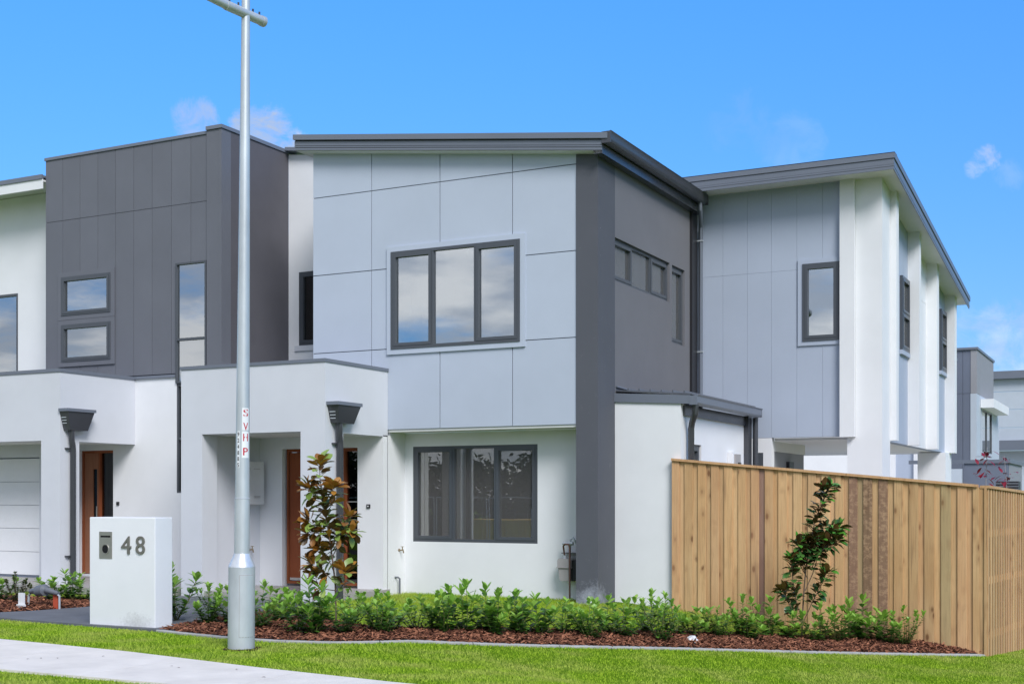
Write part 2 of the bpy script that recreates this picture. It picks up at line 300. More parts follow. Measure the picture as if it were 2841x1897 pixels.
def glassmat(name, refl, tintc, haze=0.0):
    m = bpy.data.materials.new(name); m.use_nodes = True
    t = m.node_tree; n = t.nodes; l = t.links; n.remove(n['Principled BSDF'])
    gl = n.new('ShaderNodeBsdfGlossy'); gl.inputs['Roughness'].default_value = 0.0; gl.inputs[0].default_value = (0.93, 0.94, 0.92, 1)
    tr = n.new('ShaderNodeBsdfTransparent'); tr.inputs[0].default_value = (*tintc, 1)
    fr = n.new('ShaderNodeFresnel'); fr.inputs[0].default_value = 1.5
    ad = n.new('ShaderNodeMath'); ad.use_clamp = True; l.new(fr.outputs[0], ad.inputs[0]); ad.inputs[1].default_value = refl
    tcn = n.new('ShaderNodeNewGeometry'); nz = n.new('ShaderNodeTexNoise'); nz.inputs['Scale'].default_value = 0.8; l.new(tcn.outputs['Position'], nz.inputs['Vector'])
    bp = n.new('ShaderNodeBump'); bp.inputs['Strength'].default_value = 0.02; bp.inputs['Distance'].default_value = 0.05; l.new(nz.outputs[0], bp.inputs['Height']); l.new(bp.outputs[0], gl.inputs['Normal'])
    ms = n.new('ShaderNodeMixShader'); l.new(ad.outputs[0], ms.inputs[0]); l.new(tr.outputs[0], ms.inputs[1]); l.new(gl.outputs[0], ms.inputs[2]); last = ms.outputs[0]
    if haze:      # flyscreen as flat grey haze in the pane, lifts the dark room
        df = n.new('ShaderNodeBsdfDiffuse'); df.inputs[0].default_value = (0.30, 0.285, 0.28, 1); m2 = n.new('ShaderNodeMixShader'); m2.inputs[0].default_value = haze
        l.new(last, m2.inputs[1]); l.new(df.outputs[0], m2.inputs[2]); last = m2.outputs[0]
    l.new(last, n['Material Output'].inputs[0])
    return m
M['glass'] = glassmat('reflective_window_glass', 0.50, (0.62, 0.66, 0.66))
M['glass_low'] = glassmat('hazed_window_glass', 0.16, (0.92, 0.91, 0.90), haze=0.22)
M['glass_dk'] = glassmat('obscure_dark_glass', 0.06, (0.16, 0.17, 0.18))

# ------------------------------------------------------------------ mesh helpers
class MB:
    def __init__(s): s.v = []; s.f = []; s.smooth = False; s.mi = []
    def add(s, vs, fs, mi=0):
        o = len(s.v); s.v += [tuple(v) for v in vs]; s.f += [tuple(o + i for i in f) for f in fs]; s.mi += [mi] * len(fs)
    def box(s, x0, x1, y0, y1, z0, z1):
        x0, x1 = sorted((x0, x1)); y0, y1 = sorted((y0, y1)); z0, z1 = sorted((z0, z1))
        s.add([(x0, y0, z0), (x1, y0, z0), (x1, y1, z0), (x0, y1, z0), (x0, y0, z1), (x1, y0, z1), (x1, y1, z1), (x0, y1, z1)],
              [(0, 3, 2, 1), (4, 5, 6, 7), (0, 1, 5, 4), (1, 2, 6, 5), (2, 3, 7, 6), (3, 0, 4, 7)]); return s
    def prism(s, pts, axis, a, b):
        """pts 2-D: axis X -> (y,z), Y -> (x,z), Z -> (x,y)"""
        n = len(pts)
        def P(p, t): return {'X': (t, p[0], p[1]), 'Y': (p[0], t, p[1]), 'Z': (p[0], p[1], t)}[axis]
        vs = [P(p, a) for p in pts] + [P(p, b) for p in pts]
        fs = [tuple(range(n)), tuple(range(2 * n - 1, n - 1, -1))] + [(i, n + i, n + (i + 1) % n, (i + 1) % n) for i in range(n)]
        s.add(vs, fs); return s
    def tube(s, pts, r, seg=10, caps=True):
        pts = [Vector(p) for p in pts]; rs = r if isinstance(r, (list, tuple)) else [r] * len(pts)
        rings = []; prev = None
        for i, p in enumerate(pts):
            d = (pts[min(i + 1, len(pts) - 1)] - pts[max(i - 1, 0)]).normalized()
            up = Vector((0, 0, 1)) if abs(d.z) < 0.95 else Vector((0, 1, 0))
            if prev is None: a = d.cross(up).normalized()
            else: a = (prev - d * prev.dot(d)).normalized()
            prev = a; b = d.cross(a)
            rings.append([p + (a * math.cos(2 * math.pi * k / seg) + b * math.sin(2 * math.pi * k / seg)) * rs[i] for k in range(seg)])
        vs = [v for g in rings for v in g]; fs = []
        for i in range(len(pts) - 1):
            for k in range(seg):
                fs.append((i * seg + k, i * seg + (k + 1) % seg, (i + 1) * seg + (k + 1) % seg, (i + 1) * seg + k))
        if caps: fs += [tuple(range(seg - 1, -1, -1)), tuple((len(pts) - 1) * seg + k for k in range(seg))]
        s.add(vs, fs); return s
def world_loc(p):
    l = Vector((0, 0, 0))
    while p is not None: l += p.location; p = p.parent
    return l
def build(name, mb, m, parent=None, smooth=False, recalc=True, org=None):
    """one mesh object; vertices are given in world space"""
    me = bpy.data.meshes.new(name)
    base = world_loc(parent)
    if org is None: org = base if parent is None else base
    org = Vector(org)
    vs = [(v[0] - org.x, v[1] - org.y, v[2] - org.z) for v in mb.v]
    me.from_pydata(vs, [], mb.f)
    if recalc:
        bm = bmesh.new(); bm.from_mesh(me); bmesh.ops.recalc_face_normals(bm, faces=bm.faces); bm.to_mesh(me); bm.free()
    ms = m if isinstance(m, (list, tuple)) else [m]
    for q in ms: me.materials.append(q)
    if len(ms) > 1: me.polygons.foreach_set('material_index', mb.mi)
    if smooth:
        me.polygons.foreach_set('use_smooth', [True] * len(me.polygons))
        try: me.set_sharp_from_angle(angle=R(40))
        except Exception: pass
    o = bpy.data.objects.new(name, me); COL.objects.link(o)
    o.parent = parent; o.location = org - base
    return o
def tag(o, label=None, cat=None, group=None, kind=None):
    if label: o['label'] = label
    if cat: o['category'] = cat
    if group: o['group'] = group
    if kind: o['kind'] = kind
    return o
def thing(name, loc, label, cat, group=None):
    o = bpy.data.objects.new(name, None); COL.objects.link(o); o.location = loc; o.empty_display_size = 0.2
    return tag(o, label, cat, group)
def lead(name, mb, m, loc, label, cat, group=None, smooth=False):
    o = build(name, mb, m, None, smooth, org=loc); return tag(o, label, cat, group)
def copy_tree(o, parent=None):
    c = o.copy(); COL.objects.link(c); c.parent = parent
    for ch in list(o.children): copy_tree(ch, c)
    return c

def clip(poly, a, b, c):
    """keep the part of a 2-D polygon where a*x+b*y<=c"""
    out = []
    for i in range(len(poly)):
        p, q = poly[i], poly[(i + 1) % len(poly)]
        dp, dq = a * p[0] + b * p[1] - c, a * q[0] + b * q[1] - c
        if dp <= 0: out.append(p)
        if (dp < 0 < dq) or (dq < 0 < dp):
            t = dp / (dp - dq); out.append((p[0] + (q[0] - p[0]) * t, p[1] + (q[1] - p[1]) * t))
    return out
def cells(u0, u1, z0, z1, holes):
    us = sorted({u0, u1, *[min(max(h[0], u0), u1) for h in holes], *[min(max(h[1], u0), u1) for h in holes]})
    out = []
    for i in range(len(us) - 1):
        a, b = us[i], us[i + 1]
        if b - a < 1e-6: continue
        m_ = (a + b) / 2; zz = [(z0, z1)]
        for h in holes:
            if h[0] < m_ < h[1]:
                nz_ = []
                for (p, q) in zz:
                    if h[3] <= p or h[2] >= q: nz_.append((p, q)); continue
                    if h[2] > p: nz_.append((p, h[2]))
                    if h[3] < q: nz_.append((h[3], q))
                zz = nz_
        for (p, q) in zz:
            if q - p > 1e-6: out.append((a, b, p, q))
    return out
def wall_mb(axis, plane, th, u0, u1, z0, z1, holes=(), top=None, mb=None):
    """a wall whose outer face is at `plane` (facing -Y for axis Y, +X for axis X); th = thickness inwards; top = (slope, intercept): z <= s*u+i"""
    mb = mb or MB()
    a, b = (plane, plane + th) if axis == 'Y' else (plane, plane - th)
    for (p, q, r, s_) in cells(u0, u1, z0, z1, list(holes)):
        poly = [(p, r), (q, r), (q, s_), (p, s_)]
        if top: poly = clip(poly, -top[0], 1, top[1])
        if len(poly) >= 3: mb.prism(poly, axis, a, b)
    return mb
def obox(mb, axis, plane, u0, u1, o0, o1, z0, z1):
    """box in wall coordinates, o = distance outwards"""
    if axis == 'Y': mb.box(u0, u1, plane - o1, plane - o0, z0, z1)
    else: mb.box(plane + o0, plane + o1, u0, u1, z0, z1)
    return mb
def panels(parent, axis, plane, th, us, zs, gap, holes, m, top=None, name='cladding_panel', org_z=0):
    for i in range(len(us) - 1):
        for j in range(len(zs) - 1):
            g = gap / 2
            a, b, c, d = us[i] + (g if i else 0), us[i + 1] - (g if i < len(us) - 2 else 0), zs[j] + (g if j else 0), zs[j + 1] - (g if j < len(zs) - 2 else 0)
            if any(h[0] <= a + 1e-4 and h[1] >= b - 1e-4 and h[2] > c and h[3] < d for h in holes):
                for (p_, q_, r_, s_) in cells(a, b, c, d, holes):
                    mb = wall_mb(axis, plane, th, p_, q_, r_, s_, (), top)
                    if mb.f: build(name, mb, m, parent)
                continue
            mb = wall_mb(axis, plane, th, a, b, c, d, holes, top)
            if mb.f: build(name, mb, m, parent)
def window(parent, axis, plane, u0, u1, z0, z1, lites, inset=0.09, fw=0.045, dp=0.07, glass='glass', trim=None, trim_m=None, frame_m='frame', horiz=False):
    """lites: list of (fraction, sashed); real frame, mullions, sashes and panes set back in the opening"""
    o1 = -inset + dp; o0 = -inset
    fr = MB()
    obox(fr, axis, plane, u0, u1, o0, o1, z1 - fw, z1); obox(fr, axis, plane, u0, u1, o0, o1, z0, z0 + fw)
    obox(fr, axis, plane, u0, u0 + fw, o0, o1, z0 + fw, z1 - fw); obox(fr, axis, plane, u1 - fw, u1, o0, o1, z0 + fw, z1 - fw)
    iu0, iu1, iz0, iz1 = u0 + fw, u1 - fw, z0 + fw, z1 - fw
    tot = sum(l[0] for l in lites); spans = []; n = len(lites); mw = 0.04
    L = (iz1 - iz0) if horiz else (iu1 - iu0); L -= mw * (n - 1); pos = iz0 if horiz else iu0
    for k, (fq, sashed) in enumerate(lites):
        ln = L * fq / tot
        if horiz: spans.append((iu0, iu1, pos, pos + ln, sashed))
        else: spans.append((pos, pos + ln, iz0, iz1, sashed))
        pos += ln
        if k < n - 1:
            if horiz: obox(fr, axis, plane, iu0, iu1, o0, o1 - 0.004, pos, pos + mw)
            else: obox(fr, axis, plane, pos, pos + mw, o0, o1 - 0.004, iz0, iz1)
            pos += mw
    wob = build('window', fr, M[frame_m], parent)
    for (a, b, c, d, sashed) in spans:
        if sashed:
            sw = 0.045; sb = MB(); p0, p1 = o0 + 0.012, o1 + 0.008
            obox(sb, axis, plane, a, b, p0, p1, d - sw, d); obox(sb, axis, plane, a, b, p0, p1, c, c + sw)
            obox(sb, axis, plane, a, a + sw, p0, p1, c + sw, d - sw); obox(sb, axis, plane, b - sw, b, p0, p1, c + sw, d - sw)
            build('sash', sb, M[frame_m], wob); a += sw; b -= sw; c += sw; d -= sw
        g = MB(); obox(g, axis, plane, a - 0.004, b + 0.004, o0 + 0.025, o0 + 0.033, c - 0.004, d + 0.004); build('pane', g, M[glass], wob)
    if trim:
        tb = MB(); t, pr = trim, 0.028
        obox(tb, axis, plane, u0 - t, u1 + t, 0.001, pr, z1, z1 + t); obox(tb, axis, plane, u0 - t, u1 + t, 0.001, pr, z0 - t, z0)
        obox(tb, axis, plane, u0 - t, u0, 0.001, pr, z0, z1); obox(tb, axis, plane, u1, u1 + t, 0.001, pr, z0, z1)
        build('window_trim', tb, M[trim_m], wob)
    return wob
def room(parent, axis, plane, u0, u1, z0, z1, depth, m='room', o0=0.19):
    """plastered room behind an opening: floor, ceiling, side and back walls as slabs"""
    mb = MB(); a, b = -o0 - depth, -o0; t = 0.05
    obox(mb, axis, plane, u0, u1, a - t, a, z0, z1); obox(mb, axis, plane, u0 - t, u0, a - t, b, z0, z1); obox(mb, axis, plane, u1, u1 + t, a - t, b, z0, z1)
    obox(mb, axis, plane, u0 - t, u1 + t, a - t, b, z0 - t, z0); obox(mb, axis, plane, u0 - t, u1 + t, a - t, b, z1, z1 + t)
    return build('interior_wall', mb, M[m], parent)

# ------------------------------------------------------------------ ground
def sstep(a, b, x):
    t = min(max((x - a) / (b - a), 0), 1); return t * t * (3 - 2 * t)
def g(X, Y):
    z = -0.1 * min(max(X + 6.9, 0), 5.9) * sstep(8.6, 11.4, Y)
    if X > -2.6 and Y > 16.8: z -= 0.045 * min(Y - 16.8, 8) * sstep(-2.6, -2.0, X)
    if Y < 5: z = z + (-0.62 - z) * sstep(5, -1, Y)
    return z
def grid(name, xs, ys, zf, m, keep=None):
    vs = [(x, y, zf(x, y)) for y in ys for x in xs]; nx = len(xs); fs = []
    for j in range(len(ys) - 1):
        for i in range(nx - 1):
            if keep and not keep((xs[i] + xs[i + 1]) / 2, (ys[j] + ys[j + 1]) / 2): continue
            fs.append((j * nx + i, j * nx + i + 1, (j + 1) * nx + i + 1, (j + 1) * nx + i))
    mb = MB(); mb.add(vs, fs); return build(name, mb, m, None, smooth=True)
def lin(a, b, st): n = max(1, round((b - a) / st)); return [a + (b - a) * i / n for i in range(n + 1)]
xs = [-600, -300, -150, -80, -50, -35, -26] + lin(-20, 4, 0.2) + [6, 10, 16, 26, 45, 90, 200, 400, 600]
ys = [-400, -200, -100, -60, -40, -30, -20, -12, -8, -5, -3, -2, -1, 0, 1, 2, 3, 4] + lin(5, 25, 0.25) + [27, 30, 36, 44, 60, 90, 150, 300, 600]
tag(grid('lawn', xs, ys, lambda x, y: g(x, y), M['turf']), 'bright green mown lawn around the houses', None, None, 'structure')

def catmull(P, n=12):
    out = []
    for i in range(len(P) - 1):
        p0, p1, p2, p3 = P[max(i - 1, 0)], P[i], P[i + 1], P[min(i + 2, len(P) - 1)]
        for k in range(n):
            t = k / n
            out.append(tuple(0.5 * ((2 * p1[a]) + (-p0[a] + p2[a]) * t + (2 * p0[a] - 5 * p1[a] + 4 * p2[a] - p3[a]) * t * t + (-p0[a] + 3 * p1[a] - 3 * p2[a] + p3[a]) * t ** 3) for a in (0, 1)))
    out.append(tuple(P[-1])); return out
FRONT = catmull([(-10.0, 10.79), (-9.61, 10.70), (-9.0, 10.60), (-8.46, 10.55), (-7.9, 10.62), (-7.33, 10.87), (-6.2, 11.9), (-4.78, 13.56), (-3.33, 15.2), (-1.99, 16.86)], 10)
INNER = catmull([(-10.1, 13.3), (-9.8, 13.0), (-9.0, 12.62), (-8.4, 12.2), (-7.74, 11.99), (-7.2, 12.25), (-6.25, 13.27), (-5.13, 14.78), (-4.21, 15.82), (-3.5, 16.84)], 10)
def resample(C, n):
    L = [0]
    for a, b in zip(C, C[1:]): L.append(L[-1] + math.dist(a, b))
    out = []; k = 0
    for i in range(n + 1):
        s = L[-1] * i / n
        while k < len(L) - 2 and L[k + 1] < s: k += 1
        t = (s - L[k]) / max(L[k + 1] - L[k], 1e-9); out.append((C[k][0] + (C[k + 1][0] - C[k][0]) * t, C[k][1] + (C[k + 1][1] - C[k][1]) * t))
    return out
def bed_sheet(name, A, B, n, m_, dz, mt, lump=0.0):
    A = resample(A, n); B = resample(B, n); mb = MB(); vs = []
    for i in range(n + 1):
        for j in range(m_ + 1):
            t = j / m_; x = A[i][0] + (B[i][0] - A[i][0]) * t; y = A[i][1] + (B[i][1] - A[i][1]) * t
            h = lump * math.sin(math.pi * t) * (0.7 + 0.6 * noise.noise(Vector((x * 3, y * 3, 0)))) if lump else 0
            vs.append((x, y, g(x, y) + dz + h))
    fs = [(i * (m_ + 1) + j, (i + 1) * (m_ + 1) + j, (i + 1) * (m_ + 1) + j + 1, i * (m_ + 1) + j + 1) for i in range(n) for j in range(m_)]
    mb.add(vs, fs); return build(name, mb, mt, None, smooth=True), A, B
o, bedA, bedB = bed_sheet('garden_bed', FRONT, INNER, 60, 10, 0.016, M['soil'], 0.05)
tag(o, 'mulched garden bed between verge and front lawn', None, None, 'structure')
LFRONT = [(-19, 11.2), (-16, 11.12), (-14.4, 11.1), (-13.55, 11.15), (-13.15, 11.8), (-12.95, 12.5), (-12.9, 13.3)]
LBACK = [(-19, 13.3), (-16, 13.4), (-15, 13.5), (-14.4, 13.5), (-14.0, 13.52), (-13.6, 13.6), (-13.1, 13.7)]
o, lbA, lbB = bed_sheet('garden_bed', LFRONT, LBACK, 40, 10, 0.018, M['soil'], 0.05)
tag(o, 'mulched garden bed left of the letterbox walkway', None, None, 'structure')

# mulch chips
def chips(name, A, B, count, label, dz):
    V = []; F = []; rnd = random.Random(3)
    n = len(A) - 1
    for _ in range(count):
        i = rnd.randrange(n); t = rnd.random(); s = rnd.random()
        ax = A[i][0] + (A[i + 1][0] - A[i][0]) * s; ay = A[i][1] + (A[i + 1][1] - A[i][1]) * s
        bx = B[i][0] + (B[i + 1][0] - B[i][0]) * s; by = B[i][1] + (B[i + 1][1] - B[i][1]) * s
        t = 0.02 + 0.96 * (t ** 1.25); x, y = ax + (bx - ax) * t, ay + (by - ay) * t
        z = g(x, y) + dz + 0.045 * math.sin(math.pi * t) + rnd.uniform(0, 0.022)
        L_, W, H = rnd.uniform(0.015, 0.055), rnd.uniform(0.005, 0.013), rnd.uniform(0.002, 0.004)
        mt = Matrix.Translation((x, y, z)) @ Matrix.Rotation(rnd.uniform(0, 6.28), 4, 'Z') @ Matrix.Rotation(rnd.gauss(0, 0.35), 4, 'Y') @ Matrix.Rotation(rnd.gauss(0, 0.4), 4, 'X')
        o_ = len(V)
        for (a, b, c) in ((-1, -1, -1), (1, -.6, -1), (1, .6, -1), (-1, 1, -1), (-1, -1, 1), (1, -.6, 1), (1, .6, 1), (-1, 1, 1)): V.append(tuple(mt @ Vector((a * L_, b * W, c * H))))
        for f in ((4, 5, 6, 7), (0, 1, 5, 4), (1, 2, 6, 5), (2, 3, 7, 6), (3, 0, 4, 7)): F.append(tuple(o_ + q for q in f))
    mb = MB(); mb.v = V; mb.f = F; mb.mi = [0] * len(F)
    return tag(build(name, mb, M['chip'], None, recalc=False), label, None, None, 'stuff')
chips('bark_mulch', bedA, bedB, 15000, 'red brown bark mulch under the hedge shrubs', 0.02)
chips('bark_mulch', lbA, lbB, 6500, 'red brown bark mulch left of the walkway', 0.022)

# edging blocks (each a separate concrete length)
def edging(C, root_label, seg=1.0, w_=0.07, h=0.026):
    root = bpy.data.objects.new('garden_edging', None); COL.objects.link(root); root.location = (C[0][0], C[0][1], 0)
    tag(root, root_label, None, None, 'structure')
    Ltot = sum(math.dist(a, b) for a, b in zip(C, C[1:])); nb = max(1, round(Ltot / seg)); P = resample(C, nb * 6)
    for k in range(nb):
        sub = P[k * 6:(k + 1) * 6 + 1]; mb = MB(); vs = []
        for i, p in enumerate(sub):
            q0, q1 = sub[max(i - 1, 0)], sub[min(i + 1, 6)]; d = Vector((q1[0] - q0[0], q1[1] - q0[1])).normalized(); nn = Vector((-d.y, d.x))
            pp = Vector(p)
            if i == 0: pp = pp + d * 0.004
            if i == 6: pp = pp - d * 0.004
            for s_, zz in ((-w_ / 2, -0.05), (-w_ / 2, h - 0.008), (-w_ / 2 + 0.01, h), (w_ / 2 - 0.01, h), (w_ / 2, h - 0.008), (w_ / 2, -0.05)):
                q = pp + nn * s_; vs.append((q.x, q.y, g(q.x, q.y) + zz))
        fs = [(i * 6 + j, i * 6 + j + 1, (i + 1) * 6 + j + 1, (i + 1) * 6 + j) for i in range(6) for j in range(5)] + [tuple(range(6)), tuple(range(41, 35, -1))]
        mb.add(vs, fs); build('edging_block', mb, M['kerb'], root)
edging(FRONT, 'concrete edging strip along the front of the mulched bed')
edging(INNER[8:], 'concrete edging strip behind the mulched bed, beside the front lawn')
edging(LBACK, 'concrete edging strip behind the left mulched bed')

# footpath slabs
root = bpy.data.objects.new('footpath', None); COL.objects.link(root); root.location = (-12, 8.5, 0); tag(root, 'pale concrete footpath crossing the verge', None, None, 'structure')
def path_y(x): return float(np.interp(x, [-11.2, -8.89, -6.98, -5.48, 0], [9.38, 9.15, 8.80, 8.60, 8.2]))
x = -26.0
while x < 3:
    x1 = x + 1.5; mb = MB(); vs = []; nx = 6
    for i in range(nx + 1):
        xx = x + 0.004 + (1.492) * i / nx
        yt = path_y(xx); yb = 7.70 - 0.12 * max(0, xx + 7)
        for (yy, zz) in ((yb, -0.08), (yb, 0.022), (yt, 0.022), (yt, -0.08)): vs.append((xx, yy, g(xx, yy) + zz))
    fs = [(i * 4 + j, i * 4 + j + 1, (i + 1) * 4 + j + 1, (i + 1) * 4 + j) for i in range(nx) for j in range(3)] + [(3, 2, 1, 0), (nx * 4, nx * 4 + 1, nx * 4 + 2, nx * 4 + 3)]
    mb.add(vs, fs); build('path_slab', mb, M['concrete'], root); x = x1
# charcoal walkway up to the porch and driveway strip
mb = MB(); mb.prism([(-13.3, 10.97), (-12.75, 10.95), (-11.2, 10.83), (-9.95, 10.76), (-9.62, 10.92), (-10.0, 11.22), (-10.3, 11.5), (-10.45, 13.2), (-10.6, 13.9), (-10.6, 14.64), (-13.3, 14.64), (-13.2, 13.6), (-12.95, 13.0), (-12.95, 12.5), (-13.12, 11.8), (-13.5, 11.12), (-14.4, 11.06), (-19, 11.16), (-19, 11.0)], 'Z', -0.1, 0.028)
tag(build('walkway', mb, M['walk'], None), 'charcoal concrete walkway running behind the letterbox to the porch', None, None, 'structure')
mb = MB(); mb.box(-19.6, -15.9, 13.62, 15.5, -0.1, 0.11); mb.box(-15.9, -13.3, 14.2, 16.3, -0.1, 0.11)
tag(build('pavement', mb, M['tile'], None), 'paved slab in front of the left garage and door', None, None, 'structure')
_yx = lin(-14, -2.3, 0.5); _yy = [16.95, 18, 20, 22, 26, 30, 35, 40, 60]
tag(grid('yard_paving', _yx, _yy, lambda x, y: g(x, y) + 0.012, M['concrete']), 'concrete yard and driveway behind the fence', None, None, 'structure')
mb = MB(); mb.box(-60, 30, -9.5, -2.5, -0.9, -0.6); tag(build('road', mb, M['asphalt'], None), 'asphalt street behind the camera', None, None, 'structure')

# ------------------------------------------------------------------ corner house
Y0 = 16.29; YC = 16.305; XS = -7.02; XP = -10.51; YP = 14.674; YB = 16.17; YL = 16.795
H = thing('corner_house', (-9.5, 18, 0), 'two storey house with blue grey clad front, charcoal corner pillar and white ground floor', 'house')
def zs(u): return 6.954 - 0.1245 * (u + 12.12)
TOP = (-0.1245, 6.954 - 0.1245 * 12.12 + 0.02)
W1 = (-10.436, -8.236, 3.753, 5.232); W2 = (-10.363, -8.207, 0.82, 2.292)
# upper backing wall + panels
build('wall', wall_mb('Y', YC + 0.018, 0.16, -11.9, -7.36, 2.54, 7.0, [W1], TOP), M['joint'], H)
T_ = 0.08; wh = (W1[0] - T_ * 0.0, W1[1], W1[2], W1[3])
panels(H, 'Y', YC, 0.018, [-11.903, -10.808, -9.59, -8.372, -7.357], [2.54, 3.766, 4.99, 6.211, 7.0], 0.013, [W1], M['blue'], TOP)
window(H, 'Y', YC, *W1, [(1, True), (1.02, False), (1, True)], inset=0.03, trim=0.078, trim_m='blue')
room(H, 'Y', YC, -11.2, -7.9, 3.2, 5.6, 3.0)
# left return and soffit board below the cladding
build('wall', wall_mb('X', -11.74, 0.16, 16.485, 18.2, 3.3, 6.8), M['blue'], H)
mb = MB(); mb.box(-10.52, -7.36, YC + 0.02, YL - 0.002, 2.50, 2.538); build('soffit', mb, M['soffit'], H)
# lower front wall
build('wall', wall_mb('Y', YL, 0.2, XP, -7.2, -0.3, 2.499, [W2]), M['white'], H)
window(H, 'Y', YL, *W2, [(1, True), (1.05, False), (1, True)], inset=0.075, glass='glass_low')
room(H, 'Y', YL, -11.0, -7.6, 0.3, 2.44, 3.2, 'room_dark', 0.21)
mb = MB(); obox(mb, 'Y', YL, -10.36, -10.24, -0.16, -0.12, 0.86, 2.28); build('curtain', mb, M['white'], H)
# pillar and side wall
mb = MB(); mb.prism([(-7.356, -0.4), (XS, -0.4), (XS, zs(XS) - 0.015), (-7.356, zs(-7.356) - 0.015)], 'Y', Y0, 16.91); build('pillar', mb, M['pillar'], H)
S1 = (16.895, 19.19, 4.629, 5.257); S2 = (19.30, 19.91, 3.998, 5.25)
mb = wall_mb('X', XS, 0.17, 16.912, 20.55, 2.9, zs(XS) - 0.03, [S1, S2]); build('wall', mb, M['darkr_lit'], H)
window(H, 'X', XS, *S1, [(1, True), (1.05, False), (1, True)], inset=0.11, glass='glass_low')
window(H, 'X', XS, *S2, [(1, True)], inset=0.11, glass='glass_low')
room(H, 'X', XS, 16.95, 20.4, 3.3, 5.6, 2.2, 'room', 0.19)
mb = MB(); mb.box(XS, XS + 0.045, 20.16, 20.40, 2.95, 6.28); build('corner_post', mb, M['blackpl'], H)
# roof, fascia, gutter
def sloped(x0, x1, za, zb, y0, y1, mb=None):
    mb = mb or MB(); mb.prism([(x0, zs(x0) + za), (x1, zs(x1) + za), (x1, zs(x1) + zb), (x0, zs(x0) + zb)], 'Y', y0, y1); return mb
R_ = build('roof', sloped(-12.10, -6.84, 0.155, 0.185, 16.13, 20.42), M['roof'], H)
mb = sloped(-12.12, -6.885, 0.0, 0.034, 16.108, 16.128); sloped(-12.12, -6.885, 0.042, 0.062, 16.104, 16.128, mb); sloped(-12.12, -6.885, 0.070, 0.138, 16.108, 16.128, mb)
build('fascia', mb, M['steel'], H)
build('fascia_shadow_strip', sloped(-12.11, -6.89, 0.001, 0.153, 16.129, 16.14), M['black'], H)  # black board put behind the fascia gaps to draw their shadow line
mb = sloped(-12.128, -6.79, 0.155, 0.236, 16.072, 16.128); sloped(-12.128, -6.79, 0.226, 0.240, 16.129, 16.30, mb); build('barge_capping', mb, M['steel'], H)
mb = sloped(-12.128, -12.10, 0.0, 0.232, 16.13, 18.4); build('barge_capping', mb, M['steel'], H)
mb = MB()
for sx in (-11.75, -10.55, -9.3, -8.1, -7.1):
    zz = zs(sx) + 0.165; mb.tube([(sx, 16.08, zz), (sx, 16.09, zz)], 0.008, 6)
build('roofing_screws', mb, M['steel2'], H)
mb = sloped(-12.10, -7.03, -0.012, -0.002, 16.13, YC - 0.002); build('soffit', mb, M['soffit'], H)
mb = sloped(-12.10, -11.905, -0.012, -0.002, YC, 18.3); build('soffit', mb, M['soffit'], H)
mb = MB(); mb.box(-7.015, -6.90, 16.12, 20.4, 6.262, 6.275); build('soffit', mb, M['steel2'], H)
mb = MB(); mb.box(-6.905, -6.885, 16.13, 20.42, 6.262, 6.46); build('fascia', mb, M['steel2'], H)
gp = [(-6.882, 6.545), (-6.882, 6.42), (-6.865, 6.395), (-6.815, 6.385), (-6.765, 6.41), (-6.748, 6.46), (-6.75, 6.535), (-6.738, 6.553), (-6.757, 6.558), (-6.765, 6.54), (-6.765, 6.47), (-6.78, 6.425), (-6.82, 6.402), (-6.855, 6.412), (-6.868, 6.43), (-6.868, 6.545)]
mb = MB(); mb.prism(gp, 'Y', 16.10, 20.30); mb.box(-6.88, -6.745, 16.09, 16.104, 6.39, 6.548); mb.box(-6.88, -6.745, 20.296, 20.31, 6.39, 6.548); build('gutter', mb, M['steel2'], H, smooth=True)
mb = MB(); mb.tube([(-6.82, 20.1, 6.40), (-6.82, 20.12, 6.28), (-6.90, 20.38, 6.12), (-6.93, 20.46, 6.05), (-6.93, 20.46, 2.95)], 0.034, 10); build('downpipe', mb, M['steel'], H, smooth=True)
mb = MB()
for zz in (5.82, 3.95): mb.box(-6.98, -6.885, 20.42, 20.50, zz, zz + 0.02)
build('pipe_bracket', mb, M['galv'], H)
# porch portal
build('portal_wall', wall_mb('Y', YP, 0.34, -13.15, XP, -0.2, 3.42, [(-12.745, -10.935, -0.3, 2.444)]), M['pale'], H)
build('portal_wall', wall_mb('X', XP, 0.30, YP + 0.34, 16.30, -0.2, 3.42, [(15.12, 16.29, -0.3, 2.43)]), M['pale'], H)
build('portal_wall', wall_mb('X', -12.85, 0.3, YP + 0.34, 16.32, -0.2, 3.42), M['pale'], H)
mb = MB(); mb.box(-13.165, -10.495, YP - 0.016, 16.33, 3.42, 3.468); build('parapet_capping', mb, M['steel'], H)
mb = MB(); mb.box(-12.849, XP - 0.301, YP + 0.341, 16.168, 2.446, 2.48); build('porch_ceiling', mb, M['soffit'], H)
D1 = (-12.37, -10.975, 0.14, 2.27)
build('wall', wall_mb('Y', YB, 0.2, -12.849, XP, -0.1, 2.447, [(-12.41, -10.975, 0.10, 2.27)]), M['white'], H)
build('wall', wall_mb('X', XP, 0.12, YB + 0.2, YL, -0.1, 2.53), M['white'], H)
mb = MB(); mb.box(-12.849, XP + 0.03, YP + 0.05, YB + 0.15, -0.2, 0.105); mb.box(-12.41, -10.975, YB + 0.152, YB + 0.6, -0.2, 0.14); build('porch_floor', mb, M['tile'], H)
